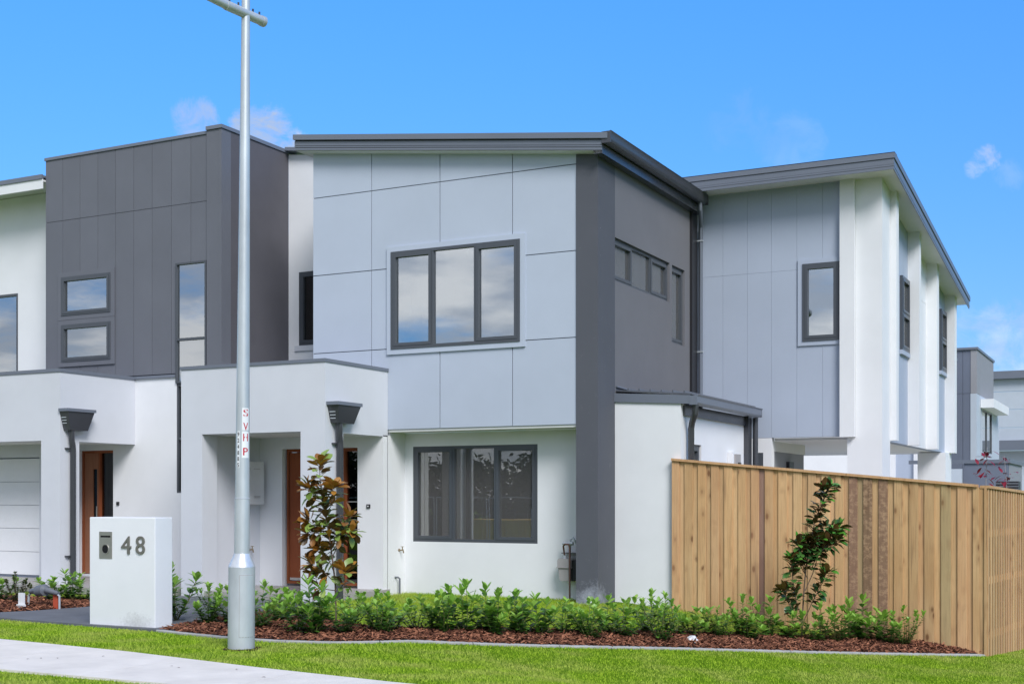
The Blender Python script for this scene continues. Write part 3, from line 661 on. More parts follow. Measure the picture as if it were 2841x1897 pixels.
# door and sidelight
fr = MB(); obox(fr, 'Y', YB, -12.37, -10.975, -0.16, -0.07, 2.22, 2.27); obox(fr, 'Y', YB, -12.37, -10.975, -0.16, -0.07, 0.142, 0.185)
for a in (-12.37, -11.275, -11.005): obox(fr, 'Y', YB, a, a + 0.03, -0.16, -0.07, 0.185, 2.22)
dr = build('door', fr, M['door'], H); dr['label'] = 'red brown timber front door with tall dark sidelight'
lf = MB(); obox(lf, 'Y', YB, -12.336, -11.28, -0.145, -0.10, 0.20, 2.215); build('door_leaf', lf, M['door'], dr)
lf = MB(); obox(lf, 'Y', YB, -12.32, -11.29, -0.10, -0.085, 0.195, 0.235); build('kick_plate', lf, M['stainless'], dr)
lf = MB(); obox(lf, 'Y', YB, -11.245, -11.005, -0.13, -0.12, 0.185, 1.43); obox(lf, 'Y', YB, -11.245, -11.005, -0.13, -0.12, 1.445, 2.22); build('sidelight_pane', lf, M['glass_dk'], dr)
lf = MB(); obox(lf, 'Y', YB, -11.245, -11.005, -0.135, -0.115, 1.43, 1.445); build('glazing_bar', lf, M['stainless'], dr)
mb = MB(); obox(mb, 'Y', YB, -12.5, -10.85, -0.55, -0.5, 0, 2.4); build('interior_wall', mb, M['room_dark'], H)
# meter box on the left porch wall
mb = MB(); mb.box(-12.848, -12.69, 15.69, 16.06, 1.39, 2.07); mb2 = MB(); mb2.box(-12.689, -12.675, 15.70, 16.05, 1.40, 2.06)
mx = build('meter_box', mb, M['wplastic'], H); build('meter_box_lid', mb2, M['wplastic'], mx)
mb = MB()
for zz in (1.52, 1.50, 1.95): mb.box(-12.675, -12.668, 15.80, 15.95, zz, zz + 0.006)
build('vent_slot', mb, M['beige'], mx)
# tap and hose point
def tap(loc, d, label):
    t = thing('garden_tap', loc, label, 'tap'); x, y, z = loc; d = Vector(d)
    p = Vector(loc); mb = MB(); mb.tube([p, p + d * 0.07], 0.010, 8); mb.tube([p + d * 0.06 + Vector((0, 0, 0.02)), p + d * 0.075, p + d * 0.085 - Vector((0, 0, 0.045))], 0.011, 8); mb.tube([p - d * 0.0, p + d * 0.006], 0.024, 12)
    build('spout', mb, M['brass'], t, smooth=True)
    mb = MB(); c0 = p + d * 0.062; mb.tube([c0, c0 + Vector((0, 0, 0.05))], 0.008, 8); mb.box(c0.x - 0.028, c0.x + 0.028, c0.y - 0.007, c0.y + 0.007, c0.z + 0.05, c0.z + 0.058); build('handle', mb, M['brass'], t)
    return t
tap((XP, 16.62, 0.69), (1, 0, 0), 'small brass garden tap on the white wall left of the lower window')
tap((-12.85, 15.9, 0.68), (1, 0, 0), 'small grey tap on the porch wall right of the street light pole')
t_ = MB(); t_.tube([(XP, 16.50, 0.275), (XP + 0.05, 16.52, 0.275), (XP + 0.07, 16.53, 0.255), (XP + 0.07, 16.53, -0.05)], 0.015, 10)
lead('water_pipe', t_, M['gplastic'], (XP + 0.07, 16.53, 0), 'short bent grey pipe standing against the white wall below the tap', 'pipe', smooth=True)
b_ = MB(); b_.box(-10.80, -10.74, YB - 0.02, YB, 1.34, 1.40); o = build('doorbell', b_, M['blackpl'], H); b_ = MB(); b_.box(-10.78, -10.76, YB - 0.024, YB - 0.0205, 1.36, 1.38); build('bell_button', b_, M['wplastic'], o)

def rainhead(parent, xw, yc, ztop, zb):
    mb = MB(); p = 0.20
    def ring(y0, y1, x1, z): return [(xw, y0, z), (x1, y0, z), (x1, y1, z), (xw, y1, z)]
    a = ring(yc - 0.275, yc + 0.275, xw + p, ztop - 0.05); b = ring(yc - 0.19, yc + 0.19, xw + 0.14, zb)
    mb.add(a + b, [(3, 2, 1, 0), (4, 5, 6, 7)] + [(i, (i + 1) % 4, 4 + (i + 1) % 4, 4 + i) for i in range(4)])
    r = build('rainwater_head', mb, M['steel2'], parent)
    mb = MB(); mb.box(xw, xw + p + 0.015, yc - 0.30, yc + 0.30, ztop - 0.048, ztop); build('rim', mb, M['steel'], r)
    mb = MB()
    for k in range(3):
        zz = ztop - 0.15 - 0.045 * k; mb.box(xw + 0.03, xw + 0.12, yc - 0.262 + 0.012 * k, yc - 0.24, zz, zz + 0.012)
    build('overflow_slot', mb, M['galv'], r)
    mb = MB(); mb.tube([(xw + 0.085, yc - 0.10, zb + 0.01), (xw + 0.085, yc - 0.10, zb - 0.16), (xw + 0.065, yc - 0.06, zb - 0.24), (xw + 0.062, yc - 0.05, zb - 0.30), (xw + 0.062, yc - 0.05, 0.02)], 0.048, 12); build('downpipe', mb, M['steel2'], parent, smooth=True)
    mb = MB()
    for zz in (zb - 0.30, 0.55): mb.box(xw + 0.001, xw + 0.05, yc - 0.17, yc - 0.05, zz, zz + 0.022)
    build('pipe_bracket', mb, M['steel2'], parent)
rainhead(H, XP, 15.0, 2.86, 2.56)
# single storey extension
E1 = -6.02; E2Y = 20.0
build('wall', wall_mb('Y', 16.912, 0.18, XS, E1, -0.45, 2.90, top=(-0.06, 2.88 - 0.06 * 7.0)), M['white'], H)
ES = (17.45, 17.80, 0.9, 2.27)
build('wall', wall_mb('X', E1, 0.18, 17.095, E2Y, -0.5, 2.76, [ES]), M['white'], H)
window(H, 'X', E1, *ES, [(1, True)], inset=0.1, glass='glass_low'); room(H, 'X', E1, 17.2, 19.8, 0.2, 2.5, 0.7, 'room_dark', 0.185)
mb = MB(); mb.prism([(XS, 3.003), (-5.88, 2.937), (-5.88, 2.815), (XS, 2.878)], 'Y', 16.885, 16.908); build('fascia', mb, M['steel'], H)
mb = MB(); mb.prism([(XS, 3.055), (-5.86, 2.965), (-5.86, 2.945), (XS, 3.035)], 'Y', 16.93, 20.45); build('roof', mb, M['roof'], H)
for k in range(6):
    mb = MB(); xx = -6.85 + k * 0.17; mb.prism([(xx, zs(0) * 0 + 3.055 - 0.079 * (xx - XS)), (xx + 0.03, 3.055 - 0.079 * (xx + 0.03 - XS)), (xx + 0.022, 3.09 - 0.079 * (xx - XS)), (xx + 0.008, 3.09 - 0.079 * (xx - XS))], 'Y', 16.95, 20.44); build('roof_rib', mb, M['roof'], H)
mb = MB(); mb.prism([(16.93, 3.115), (18.3, 3.07), (18.3, 3.05), (16.93, 3.095)], 'X', XS, XS + 0.03); build('flashing', mb, M['steel'], H)
mb = MB(); mb.prism([(-5.885, 2.93), (-5.885, 2.83), (-5.86, 2.80), (-5.80, 2.80), (-5.775, 2.83), (-5.772, 2.92), (-5.755, 2.935), (-5.785, 2.935), (-5.785, 2.84), (-5.81, 2.815), (-5.85, 2.815), (-5.872, 2.84), (-5.872, 2.93)], 'Y', 16.89, 20.1); mb.box(-5.885, -5.77, 16.88, 16.89, 2.80, 2.93); mb.box(-5.885, -5.77, 20.1, 20.11, 2.80, 2.93); build('gutter', mb, M['steel'], H)
mb = MB(); mb.box(-6.018, -5.985, 17.0, 20.1, 2.66, 2.81); build('beam', mb, M['steel2'], H)
mb = MB(); mb.tube([(-5.83, 16.97, 2.82), (-5.83, 16.97, 2.68), (-5.92, 17.10, 2.56), (-5.94, 17.12, 2.48), (-5.94, 17.12, -0.3)], 0.045, 12); build('downpipe', mb, M['steel2'], H, smooth=True)
mb = MB(); mb.box(-6.03, -5.94, 19.92, 20.1, -0.4, 2.82); build('post', mb, M['steel2'], H)
mb = MB(); mb.tube([(-5.90, 20.17, 2.80), (-5.90, 20.17, -0.3)], 0.045, 12); build('downpipe', mb, M['steel2'], H, smooth=True)
mb = MB(); mb.box(-6.018, -5.93, 19.05, 19.40, 1.3, 2.21); mx = build('meter_box', mb, M['white'], H); mb = MB(); mb.box(-5.929, -5.90, 19.12, 19.37, 1.4, 2.18); build('box_lid', mb, M['beige'], mx); mb = MB(); mb.box(-5.899, -5.88, 19.22, 19.33, 1.99, 2.05); build('latch', mb, M['blackpl'], mx)

# ------------------------------------------------------------------ rear wing (next house)
YW = 20.55; XC = -3.95; XR = -4.05
Wg = thing('rear_house', (-5, 24, 0), 'rear two storey house on white columns with slate blue cladding and vertical white side fins', 'house')
WW = (-5.218, -4.622, 4.045, 5.305)
build('wall', wall_mb('Y', YW + 0.014, 0.15, -7.4, -4.60, 2.49, 6.62, [WW]), M['joint2'], Wg)
panels(Wg, 'Y', YW, 0.014, [-7.3, -6.99, -6.57, -6.148, -5.74, -5.316, -4.894, -4.602], [2.49, 5.226, 6.60], 0.003, [WW], M['blue2'])
w_ = window(Wg, 'Y', YW, *WW, [(1, True)], inset=0.03)
tb = MB(); obox(tb, 'Y', YW, -5.295, -4.602, 0.001, 0.026, WW[3], WW[3] + 0.072); obox(tb, 'Y', YW, -5.295, -4.602, 0.001, 0.026, WW[2] - 0.07, WW[2]); obox(tb, 'Y', YW, -5.295, -5.218, 0.001, 0.026, WW[2], WW[3]); build('window_trim', tb, M['blue2'], w_)
room(Wg, 'Y', YW, -5.8, -4.3, 3.5, 5.5, 1.8)
mb = MB(); mb.box(-4.60, -4.365, 20.45, 20.62, 2.472, 6.62); build('corner_fin', mb, M['white'], Wg)
mb = MB(); mb.box(-4.50, XC, YW, 21.21, -0.6, 2.47); mb.box(-4.362, XC, YW, 21.21, 2.47, 6.62); build('column', mb, M['white'], Wg)
def zr(y): return 6.60 - 0.118 * (y - 20.5)
TW = (-0.118, 6.60 + 0.118 * 20.5)
SW1 = (22.62, 23.34, 4.07, 5.36); SW2 = (27.0, 27.70, 4.10, 5.36)
build('wall', wall_mb('X', XR - 0.014, 0.14, 21.22, 28.03, 2.44, 6.7, [SW1, SW2], TW), M['joint2'], Wg)
for (a, b, m_) in ((21.22, 23.40, 'blue2'), (23.58, 25.40, 'white'), (25.64, 27.73, 'blue2')):
    us = [a] + [a + (b - a) * k / 5 for k in range(1, 5)] + [b]
    panels(Wg, 'X', XR, 0.014, us, [2.44, 5.23, 6.7], 0.006, [SW1, SW2], M[m_], TW)
for SWn in (SW1, SW2):
    w_ = window(Wg, 'X', XR, *SWn, [(1, True), (1, True)], inset=0.02, horiz=True, glass='glass_low')
    tb = MB(); obox(tb, 'X', XR, SWn[0] - 0.02, SWn[1] + 0.04, 0.001, 0.05, SWn[2] - 0.075, SWn[2] - 0.002); build('window_sill', tb, M['blue2'], w_)
    room(Wg, 'X', XR, SWn[0] - 0.3, SWn[1] + 0.3, 3.6, 5.5, 1.0, 'room', 0.16)
for (a, b) in ((21.215, 21.42), (23.40, 23.58), (25.40, 25.64), (27.73, 28.03)):
    mb = MB(); mb.prism([(a, 2.435), (b, 2.435), (b, zr(b) + 0.03), (a, zr(a) + 0.03)], 'X', XR - 0.02, -3.85); build('fin', mb, M['white'], Wg)
mb = MB(); mb.box(-4.51, -3.955, 27.2, 28.0, -1.2, 2.43); build('column', mb, M['white'], Wg)
# carport ceiling, beams and inner walls
mb = MB(); mb.box(-5.735, -4.07, YW + 0.17, 28.4, 2.445, 2.485); mb.box(-12, -5.736, 22.8, 28.4, 2.445, 2.485); build('carport_ceiling', mb, M['soffit'], Wg)
SMW = (-6.03, -5.88, 0.9, 2.245)
build('wall', wall_mb('Y', YW + 0.004, 0.16, -7.4, -5.737, -0.6, 2.488, [SMW]), M['white'], Wg)
window(Wg, 'Y', YW, *SMW, [(1, True)], inset=0.08, fw=0.03, glass='glass_low')
mb = MB(); mb.box(-6.4, -5.8, 21.2, 21.24, 0.4, 2.45); build('interior_wall', mb, M['room_dark'], Wg)
build('wall', wall_mb('X', -5.76, 0.15, YW + 0.17, 22.75, -0.6, 2.27), M['greyclad'], Wg)
mb = MB(); mb.box(-5.9, -5.737, YW + 0.17, 22.75, 2.271, 2.444); build('beam', mb, M['soffit'], Wg)
mb = MB(); mb.box(-5.758, -5.70, 21.55, 21.85, 1.9, 2.12); build('meter_box', mb, M['blackpl'], Wg)
# roof of the wing
def wsl(y0, y1, a, b): return [(y0, 6.81 - 0.118 * (y0 - 20) + a), (y1, 6.81 - 0.118 * (y1 - 20) + a), (y1, 6.81 - 0.118 * (y1 - 20) + b), (y0, 6.81 - 0.118 * (y0 - 20) + b)]
mb = MB(); mb.prism(wsl(20.02, 28.6, -0.08, -0.045), 'X', -7.25, -3.68); build('roof', mb, M['roof'], Wg)
mb = MB(); mb.box(-7.15, -3.668, 20.0, 20.018, 6.555, 6.60); mb.box(-7.15, -3.668, 19.996, 20.018, 6.604, 6.632); mb.box(-7.15, -3.668, 20.0, 20.018, 6.636, 6.72); build('fascia', mb, M['steel'], Wg)
mb = MB(); mb.box(-7.25, -3.655, 19.985, 20.02, 6.726, 6.815); mb.box(-7.25, -3.655, 19.985, 20.2, 6.806, 6.818); build('barge_capping', mb, M['steel'], Wg)
mb = MB(); mb.prism(wsl(20.02, 28.6, -0.25, -0.215), 'X', -3.685, -3.668); mb.prism(wsl(20.02, 28.6, -0.211, -0.185), 'X', -3.685, -3.664); mb.prism(wsl(20.02, 28.6, -0.181, -0.095), 'X', -3.685, -3.668); build('fascia', mb, M['steel'], Wg)
mb = MB(); mb.prism(wsl(20.02, 28.62, -0.088, 0.0), 'X', -3.70, -3.652); mb.prism(wsl(20.02, 28.62, -0.004, 0.006), 'X', -3.9, -3.652); build('barge_capping', mb, M['steel'], Wg)
mb = MB(); mb.prism([(20.02, 6.56), (20.5, 6.59), (28.55, zr(28.55) - 0.02), (28.55, zr(28.55)), (20.5, 6.615), (20.02, 6.60)], 'X', -4.6, -3.69); mb.prism([(20.02, 6.575), (20.6, 6.60), (20.6, 6.62), (20.02, 6.60)], 'X', -7.25, -4.601); build('soffit', mb, M['soffit'], Wg)

# ------------------------------------------------------------------ neighbour with the charcoal tower
YT = 16.33; XQ = -15.657
T = thing('neighbour_house', (-16, 17.5, 0), 'charcoal clad two storey house with boxed white portal, cedar door and garage at left', 'house')
TA = (-17.37, -16.20, 4.72, 5.40); TB_ = (-17.37, -16.20, 3.90, 4.555); TS = (-14.735, -14.075, 1.58, 5.43)
build('wall', wall_mb('Y', YT + 0.016, 0.16, -17.78, -14.06, 3.57, 7.52, [TA, TB_, TS]), M['djoint'], T)
panels(T, 'Y', YT, 0.016, [-17.783, -17.364, -16.947, -16.522, -16.108, -15.69, -15.275, -14.847, -14.422, -14.06], [3.59, 6.415, 7.52], 0.008, [TA, TB_, TS], M['dark'])
for (w4, lab) in ((TA, 'a'), (TB_, 'b')): window(T, 'Y', YT, *w4, [(1, True)], inset=0.03, fw=0.03, trim=0.085, trim_m='dark')
window(T, 'Y', YT, TS[0], TS[1], 3.42, TS[3], [(0.7, False), (1.27, False)], inset=0.04, fw=0.03, horiz=True)
window(T, 'Y', YT, TS[0], TS[1], 1.58, 3.40, [(1, False), (1, False)], inset=0.08, fw=0.03, horiz=True, glass='glass_dk')
room(T, 'Y', YT, -17.7, -14.1, 3.62, 6.2, 2.5)
mb = MB(); mb.box(-14.058, -13.80, YT - 0.03, YT + 0.2, 3.4, 7.57); mb.box(-13.797, -13.741, YT - 0.035, YT + 0.2, 3.4, 7.57); build('corner_board', mb, M['dark'], T)
build('wall', wall_mb('X', -13.741, 0.16, YT + 0.2, 18.09, 3.3, 7.57), M['darkt'], T)
mb = MB(); mb.box(-17.80, -14.062, YT - 0.02, YT + 0.2, 7.52, 7.57); build('parapet_capping', mb, M['steel'], T)
mb = MB(); mb.box(-14.06, -13.72, YT - 0.055, YT + 0.2, 7.571, 7.63); mb.box(-13.93, -13.72, YT + 0.2, 18.3, 7.571, 7.63); build('parapet_capping', mb, M['steel'], T)
mb = MB(); mb.box(-17.78, -13.93, YT + 0.2, 18.25, 7.40, 7.45); build('roof', mb, M['roof'], T)
build('wall', wall_mb('X', -17.62, 0.16, YT + 0.18, 18.2, 3.3, 7.5), M['dark'], T)
# recess wall between tower and corner house
RW = (-13.50, -12.9, 4.17, 5.46)
build('wall', wall_mb('Y', 18.09, 0.16, -13.74, -11.0, 3.3, 7.58, [RW], top=(-0.1245, 7.58 - 0.1245 * 13.9)), M['white'], T)
window(T, 'Y', 18.09, *RW, [(1, True)], inset=0.05, glass='glass_dk', trim=None); room(T, 'Y', 18.09, -13.6, -12.5, 3.8, 5.6, 0.8, 'room_dark', 0.17)
mb = MB(); obox(mb, 'Y', 18.09, -13.59, -12.8, 0.001, 0.03, 4.075, 4.168); build('window_sill', mb, M['pale'], T)
mb = MB(); mb.prism([(-13.72, 7.66), (-12.0, 7.43), (-12.0, 7.37), (-13.72, 7.60)], 'Y', 17.95, 18.30); build('roof_edge', mb, M['steel'], T)
# lower front wall and portal
DW = (-16.95, -16.165, 0.16, 2.324)
build('wall', wall_mb('Y', YT, 0.18, -17.0, -13.152, -0.2, 3.52, [DW, TS]), M['white'], T)
mb = MB(); mb.box(-15.657, -14.742, YT - 0.035, YT + 0.0, 3.521, 3.569); build('parapet_capping', mb, M['steel'], T)
build('portal_wall', wall_mb('Y', 14.67, 0.3, -19.6, XQ, -0.1, 3.51, [(-19.3, -16.08, -0.2, 2.418)]), M['pale'], T)
build('portal_wall', wall_mb('X', XQ, 0.28, 14.97, YT - 0.002, -0.1, 3.51, [(15.07, YT, -0.2, 2.41)]), M['pale'], T)
mb = MB(); mb.box(-19.62, XQ + 0.016, 14.655, YT - 0.001, 3.511, 3.565); build('parapet_capping', mb, M['steel'], T)
mb = MB(); mb.box(-19.5, XQ - 0.281, 14.971, YT - 0.003, 2.42, 2.46); build('porch_ceiling', mb, M['soffit'], T)
build('wall', wall_mb('Y', 15.68, 0.2, -19.6, -17.0, 0, 2.419, [(-19.5, -17.23, 0, 2.20)]), M['pale'], T)
for k in range(5):
    mb = MB(); mb.box(-19.5, -17.235, 15.74, 15.78, 0.16 + 0.405 * k, 0.16 + 0.405 * k + 0.398); build('garage_door_panel', mb, M['white'], T)
mb = MB(); mb.box(-19.5, -17.0, 15.785, 15.80, 0, 2.3); build('garage_door_backing', mb, M['joint2'], T)
mb = MB(); mb.box(-19.6, -16.95, 15.3, 16.33, -0.1, 0.113); mb.box(-16.95, -15.94, 14.98, 16.33, -0.1, 0.125); build('porch_floor', mb, M['tile'], T)
fr = MB(); obox(fr, 'Y', YT, DW[0], DW[1], -0.14, -0.05, 2.28, 2.324)
for a in (-16.95, -16.555, -16.205): obox(fr, 'Y', YT, a, a + 0.035, -0.14, -0.05, 0.16, 2.28)
dr = build('door', fr, M['door'], T); dr['label'] = 'cedar front door with a tall glass strip'
lf = MB(); wall_mb('Y', YT + 0.08, 0.04, -16.915, -16.56, 0.17, 2.28, [(-16.72, -16.62, 0.45, 2.0)], mb=lf); build('door_leaf', lf, M['door_light'], dr)
lf = MB(); obox(lf, 'Y', YT, -16.72, -16.62, -0.11, -0.10, 0.45, 2.0); obox(lf, 'Y', YT, -16.52, -16.205, -0.11, -0.10, 0.17, 2.28); build('pane', lf, M['glass_dk'], dr)
lf = MB(); lf.tube([(-16.60, YT + 0.05, 0.75), (-16.60, YT + 0.05, 1.35)], 0.012, 8); lf.box(-16.68, -16.58, YT + 0.04, YT + 0.08, 1.0, 1.03); build('handle', lf, M['stainless'], dr)
mb = MB(); obox(mb, 'Y', YT, -17.3, -15.9, -0.6, -0.55, 0, 2.6); obox(mb, 'Y', YT, -15.6, -13.5, -0.9, -0.85, 1.3, 3.5); build('interior_wall', mb, M['room_dark'], T)
b_ = MB(); b_.box(-16.075, -16.02, YT - 0.02, YT, 1.37, 1.43); build('doorbell', b_, M['blackpl'], T)
rainhead(T, XQ, 14.93, 2.925, 2.58)

# ------------------------------------------------------------------ far left white house
Fh = thing('white_house', (-20, 17, 0), 'white rendered upper storey with eave at the left edge of the photo', 'house')
YF = 16.9
FW = (-20.4, -19.13, 3.4, 5.34)
build('wall', wall_mb('Y', YF, 0.18, -24, -17.80, 3.3, 7.14, [FW]), M['white'], Fh)
window(Fh, 'Y', YF, *FW, [(1, False), (0.9, False)], inset=0.07); room(Fh, 'Y', YF, -21.5, -18.4, 3.35, 6, 2.5)
mb = MB(); mb.box(-24, -17.79, YF - 0.62, YF + 0.3, 7.15, 7.18); build('soffit', mb, M['soffit'], Fh)
mb = MB(); mb.box(-24, -17.79, YF - 0.64, YF - 0.622, 7.02, 7.19); build('fascia', mb, M['white'], Fh)
mb = MB(); mb.box(-24, -17.79, YF - 0.66, YF - 0.62, 7.191, 7.27); mb.box(-24, -17.79, YF - 0.62, YF + 1.5, 7.22, 7.26); build('roof', mb, M['steel'], Fh)
mb = MB(); mb.box(-18.10, -17.81, YF - 0.03, YF - 0.001, 3.3, 5.28); build('downpipe_cover', mb, M['greyclad'], Fh)

# ------------------------------------------------------------------ houses behind
B1 = thing('far_dark_house', (-8, 48, 0), 'slate blue and grey two storey house far behind, with white window hood', 'house')
mb = MB(); mb.box(-13, -6.06, 45.52, 45.7, 5.06, 6.54); mb.box(-6.05, -5.62, 45.52, 45.7, 5.06, 6.54); mb.box(-13, -6.06, 45.52, 45.7, -1, 5.05); mb.box(-6.05, -5.62, 45.52, 45.7, -1, 5.05); build('wall', mb, M['tower2'], B1)
mb = wall_mb('X', -5.6, 0.2, 45.5, 50.3, 5.05, 6.54); build('wall', mb, M['greyclad'], B1)
BW = (46.75, 49.6, 3.10, 4.58)
mb = wall_mb('X', -5.605, 0.2, 45.5, 52.2, -1, 5.045, [BW]); build('wall', mb, M['fblue'], B1)
window(B1, 'X', -5.6, *BW, [(1, False), (1, False)], inset=0.05, trim=0.10, trim_m='fblue', glass='glass'); room(B1, 'X', -5.6, 46.4, 49.9, 2.8, 4.8, 1, 'room_dark', 0.21)
mb = MB(); mb.box(-13.05, -5.56, 45.45, 45.6, 6.541, 6.62); mb.box(-5.76, -5.56, 45.6, 50.35, 6.541, 6.62); build('parapet_capping', mb, M['steel'], B1)
mb = MB(); mb.box(-5.598, -5.17, 46.5, 51.4, 4.62, 4.92); build('window_hood', mb, M['white'], B1)
mb = MB(); mb.box(-13, -5.7, 50.0, 50.2, -1, 6.5); mb.box(-13, -5.8, 45.7, 50, 6.3, 6.4); build('rear_wall', mb, M['tower2'], B1)
B2 = thing('far_garage', (-4.6, 36, 0), 'low charcoal garage box with pale side behind the fence corner', 'garage')
mb = MB(); mb.box(-4.76, -3.64, 36.0, 36.2, -1.2, 2.42); build('wall', mb, M['tower2'], B2)
mb = MB(); mb.box(-3.83, -3.63, 36.2, 39.6, -1.2, 2.42); build('wall', mb, M['greyclad'], B2)
mb = MB(); mb.box(-5.6, -4.77, 35.6, 35.8, -1.2, 2.27); build('return_wall', mb, M['fblue'], B2)
mb = MB(); mb.box(-6.2, -3.58, 35.95, 36.1, 2.421, 2.52); mb.box(-3.85, -3.58, 36.1, 39.7, 2.421, 2.52); build('parapet_capping', mb, M['steel'], B2)
B3 = thing('far_boarded_house', (-4, 60, 0), 'pale blue boarded house with charcoal roof at far right', 'house')
for k, (a, b) in enumerate(((4.0, 4.6), (4.62, 5.4), (5.42, 6.2), (6.22, 6.75))):
    mb = MB(); mb.box(-9, -0.9, 60, 60.15, a, b); build('board', mb, M['fblue'], B3)
mb = wall_mb('Y', 60.05, 0.2, -9, 2, -1, 3.58, [(-4.72, -2.0, -0.5, 3.45)]); build('wall', mb, M['fblue'], B3)
mb = MB(); mb.box(-9, 1.0, 59.4, 60.1, 3.6, 4.02); build('awning', mb, M['steel'], B3)
mb = MB(); mb.box(-9, -1.9, 59.7, 60.3, 6.76, 7.1); mb.box(-2.6, -1.9, 59.7, 60.3, 7.1, 7.35); mb.box(-1.9, -0.6, 59.7, 60.3, 7.3, 8.6); build('roof', mb, M['steel'], B3)
mb = MB(); mb.box(-1.5, 2, 59.8, 60.3, 3.9, 8.3); build('wall', mb, M['white'], B3)
window(B3, 'Y', 60.05, -4.72, -2.0, -0.5, 3.45, [(1, True), (1, False)], inset=0.05, glass='glass_dk'); room(B3, 'Y', 60.05, -5.2, -1.6, -0.5, 3.5, 2, 'room_dark', 0.22)
B4 = thing('laneway_house', (-9, 42, 0), 'pale rendered house across the lane seen through the carport', 'house')
mb = MB(); mb.box(-20, -7.3, 40, 40.2, -1, 6); mb.box(-6.75, -6.05, 40.0, 40.2, -1, 6); build('wall', mb, M['white'], B4)
mb = MB(); mb.box(-7.3, -6.752, 40.1, 40.3, -1, 6); build('wall', mb, M['blue2'], B4)
mb = MB(); mb.box(-20, -6.0, 39.9, 44, 6.0, 6.1); build('roof', mb, M['steel'], B4)

# ------------------------------------------------------------------ timber fences
rf = random.Random(11)
Fn = thing('timber_fence', (-6.1, 16.86, 0), 'tall pine paling fence facing the camera beside the white wall', 'fence')
fx0, fx1 = -6.126, -1.985
def ftop(x): return 2.02 - 0.0955 * (x + 6.126)
edges = [fx0]; k = 0
while edges[-1] < fx1 - 0.08:
    edges.append(edges[-1] + (rf.uniform(0.098, 0.112) if k % 2 == 0 else rf.uniform(0.078, 0.094))); k += 1
edges[-1] = fx1
if edges[-1] - edges[-2] > 0.125: edges.insert(-1, (edges[-1] + edges[-2]) / 2)
npal = len(edges) - 1
def palm(i):
    c_ = (edges[i] + edges[i + 1]) / 2; near = lambda t: min(range(npal), key=lambda k: abs((edges[k] + edges[k + 1]) / 2 - t) + (0.0 if k % 2 == 0 else 0.06))
    if i == near(-4.81) - 1 + (1 if near(-4.81) % 2 else 0): return 'pal_dark'
    if i in (near(-3.60), near(-3.60) + 2, near(-3.60) + 4): return 'pal_bark'
    if i == near(-3.60) + 1: return 'pal_green'
    return 'pal_green' if rf.random() < 0.03 else 'pal'
for i in range(npal):
    a, b = edges[i], edges[i + 1]; proud = (i % 2 == 0)
    y1 = 16.862; y0 = y1 - 0.014
    if proud: y0 -= 0.018; y1 -= 0.018; a -= 0.006; b += 0.006
    else: a -= 0.008; b += 0.008
    a = max(a, fx0); b = min(b, fx1)
    tl = rf.uniform(-0.002, 0.002); bt = rf.uniform(-0.015, 0.01); c = 0.003
    mb = MB(); ga, gb = g(a, 16.86) - 0.02 + bt, g(b, 16.86) - 0.02 + bt
    prof = [(a, y1), (a, y0 + c), (a + c, y0), (b - c, y0), (b, y0 + c), (b, y1)]
    vs = [(p[0], p[1] + tl, g(p[0], 16.86) - 0.03 + bt) for p in prof] + [(p[0], p[1] + tl, ftop(p[0])) for p in prof]
    mb.add(vs, [tuple(range(5, -1, -1)), tuple(range(6, 12))] + [(q, (q + 1) % 6, 6 + (q + 1) % 6, 6 + q) for q in range(6)])
    build('paling', mb, M[palm(i)], Fn)
for zz in (0.35, 1.1, 1.75):
    mb = MB(); mb.prism([(fx0, zz - 0.15 + 0.0), (fx1, zz - 0.15 - 0.40), (fx1, zz - 0.06 - 0.40), (fx0, zz - 0.06)], 'Y', 16.866, 16.91); build('rail', mb, M['pal'], Fn)
for xx in (-5.9, -4.0, -2.1):
    mb = MB(); mb.box(xx, xx + 0.1, 16.912, 17.0, g(xx, 17) - 0.1, ftop(xx) - 0.03); build('post', mb, M['pal'], Fn)
mb = MB(); mb.prism([(fx0, ftop(fx0)), (-2.06, ftop(-2.06)), (-2.06, ftop(-2.06) + 0.034), (fx0, ftop(fx0) + 0.034)], 'Y', 16.80, 16.92); build('capping_rail', mb, M['pal'], Fn)
Fs = thing('timber_fence', (-1.97, 17, -0.5), 'pine paling fence receding from the corner at the right edge', 'fence')
SA = Vector((-1.975, 16.865)); SDv = Vector((0.25, 2.25)).normalized(); SNv = Vector((SDv.y, -SDv.x))
def sbox(mb, s0, s1, o0, o1, zb, zt):
    P = [SA + SDv * a + SNv * b for a, b in ((s0, o0), (s1, o0), (s1, o1), (s0, o1))]
    zbs = zb if isinstance(zb, tuple) else (zb, zb); zts = zt if isinstance(zt, tuple) else (zt, zt)
    kk = (0, 1, 1, 0)
    mb.add([(p.x, p.y, zbs[k]) for p, k in zip(P, kk)] + [(p.x, p.y, zts[k]) for p, k in zip(P, kk)], [(0, 3, 2, 1), (4, 5, 6, 7), (0, 1, 5, 4), (1, 2, 6, 5), (2, 3, 7, 6), (3, 0, 4, 7)])
def ftop2(q): return 1.618 - 0.028 * q
def gs(q):
    p = SA + SDv * q; return g(p.x, p.y)
q = 0.0; i = 0
while q < 9:
    wd = rf.uniform(0.062, 0.074); mb = MB(); sbox(mb, q, q + wd, 0.022, 0.034, gs(q) - 0.03, ftop2(q)); build('paling', mb, M['pal'], Fs)
    mb = MB(); sbox(mb, q + wd - 0.01, q + wd + 0.085, -0.045, -0.028, gs(q) - 0.03, ftop2(q)); build('paling', mb, M['pal'], Fs)
    q += wd + rf.uniform(0.068, 0.076)
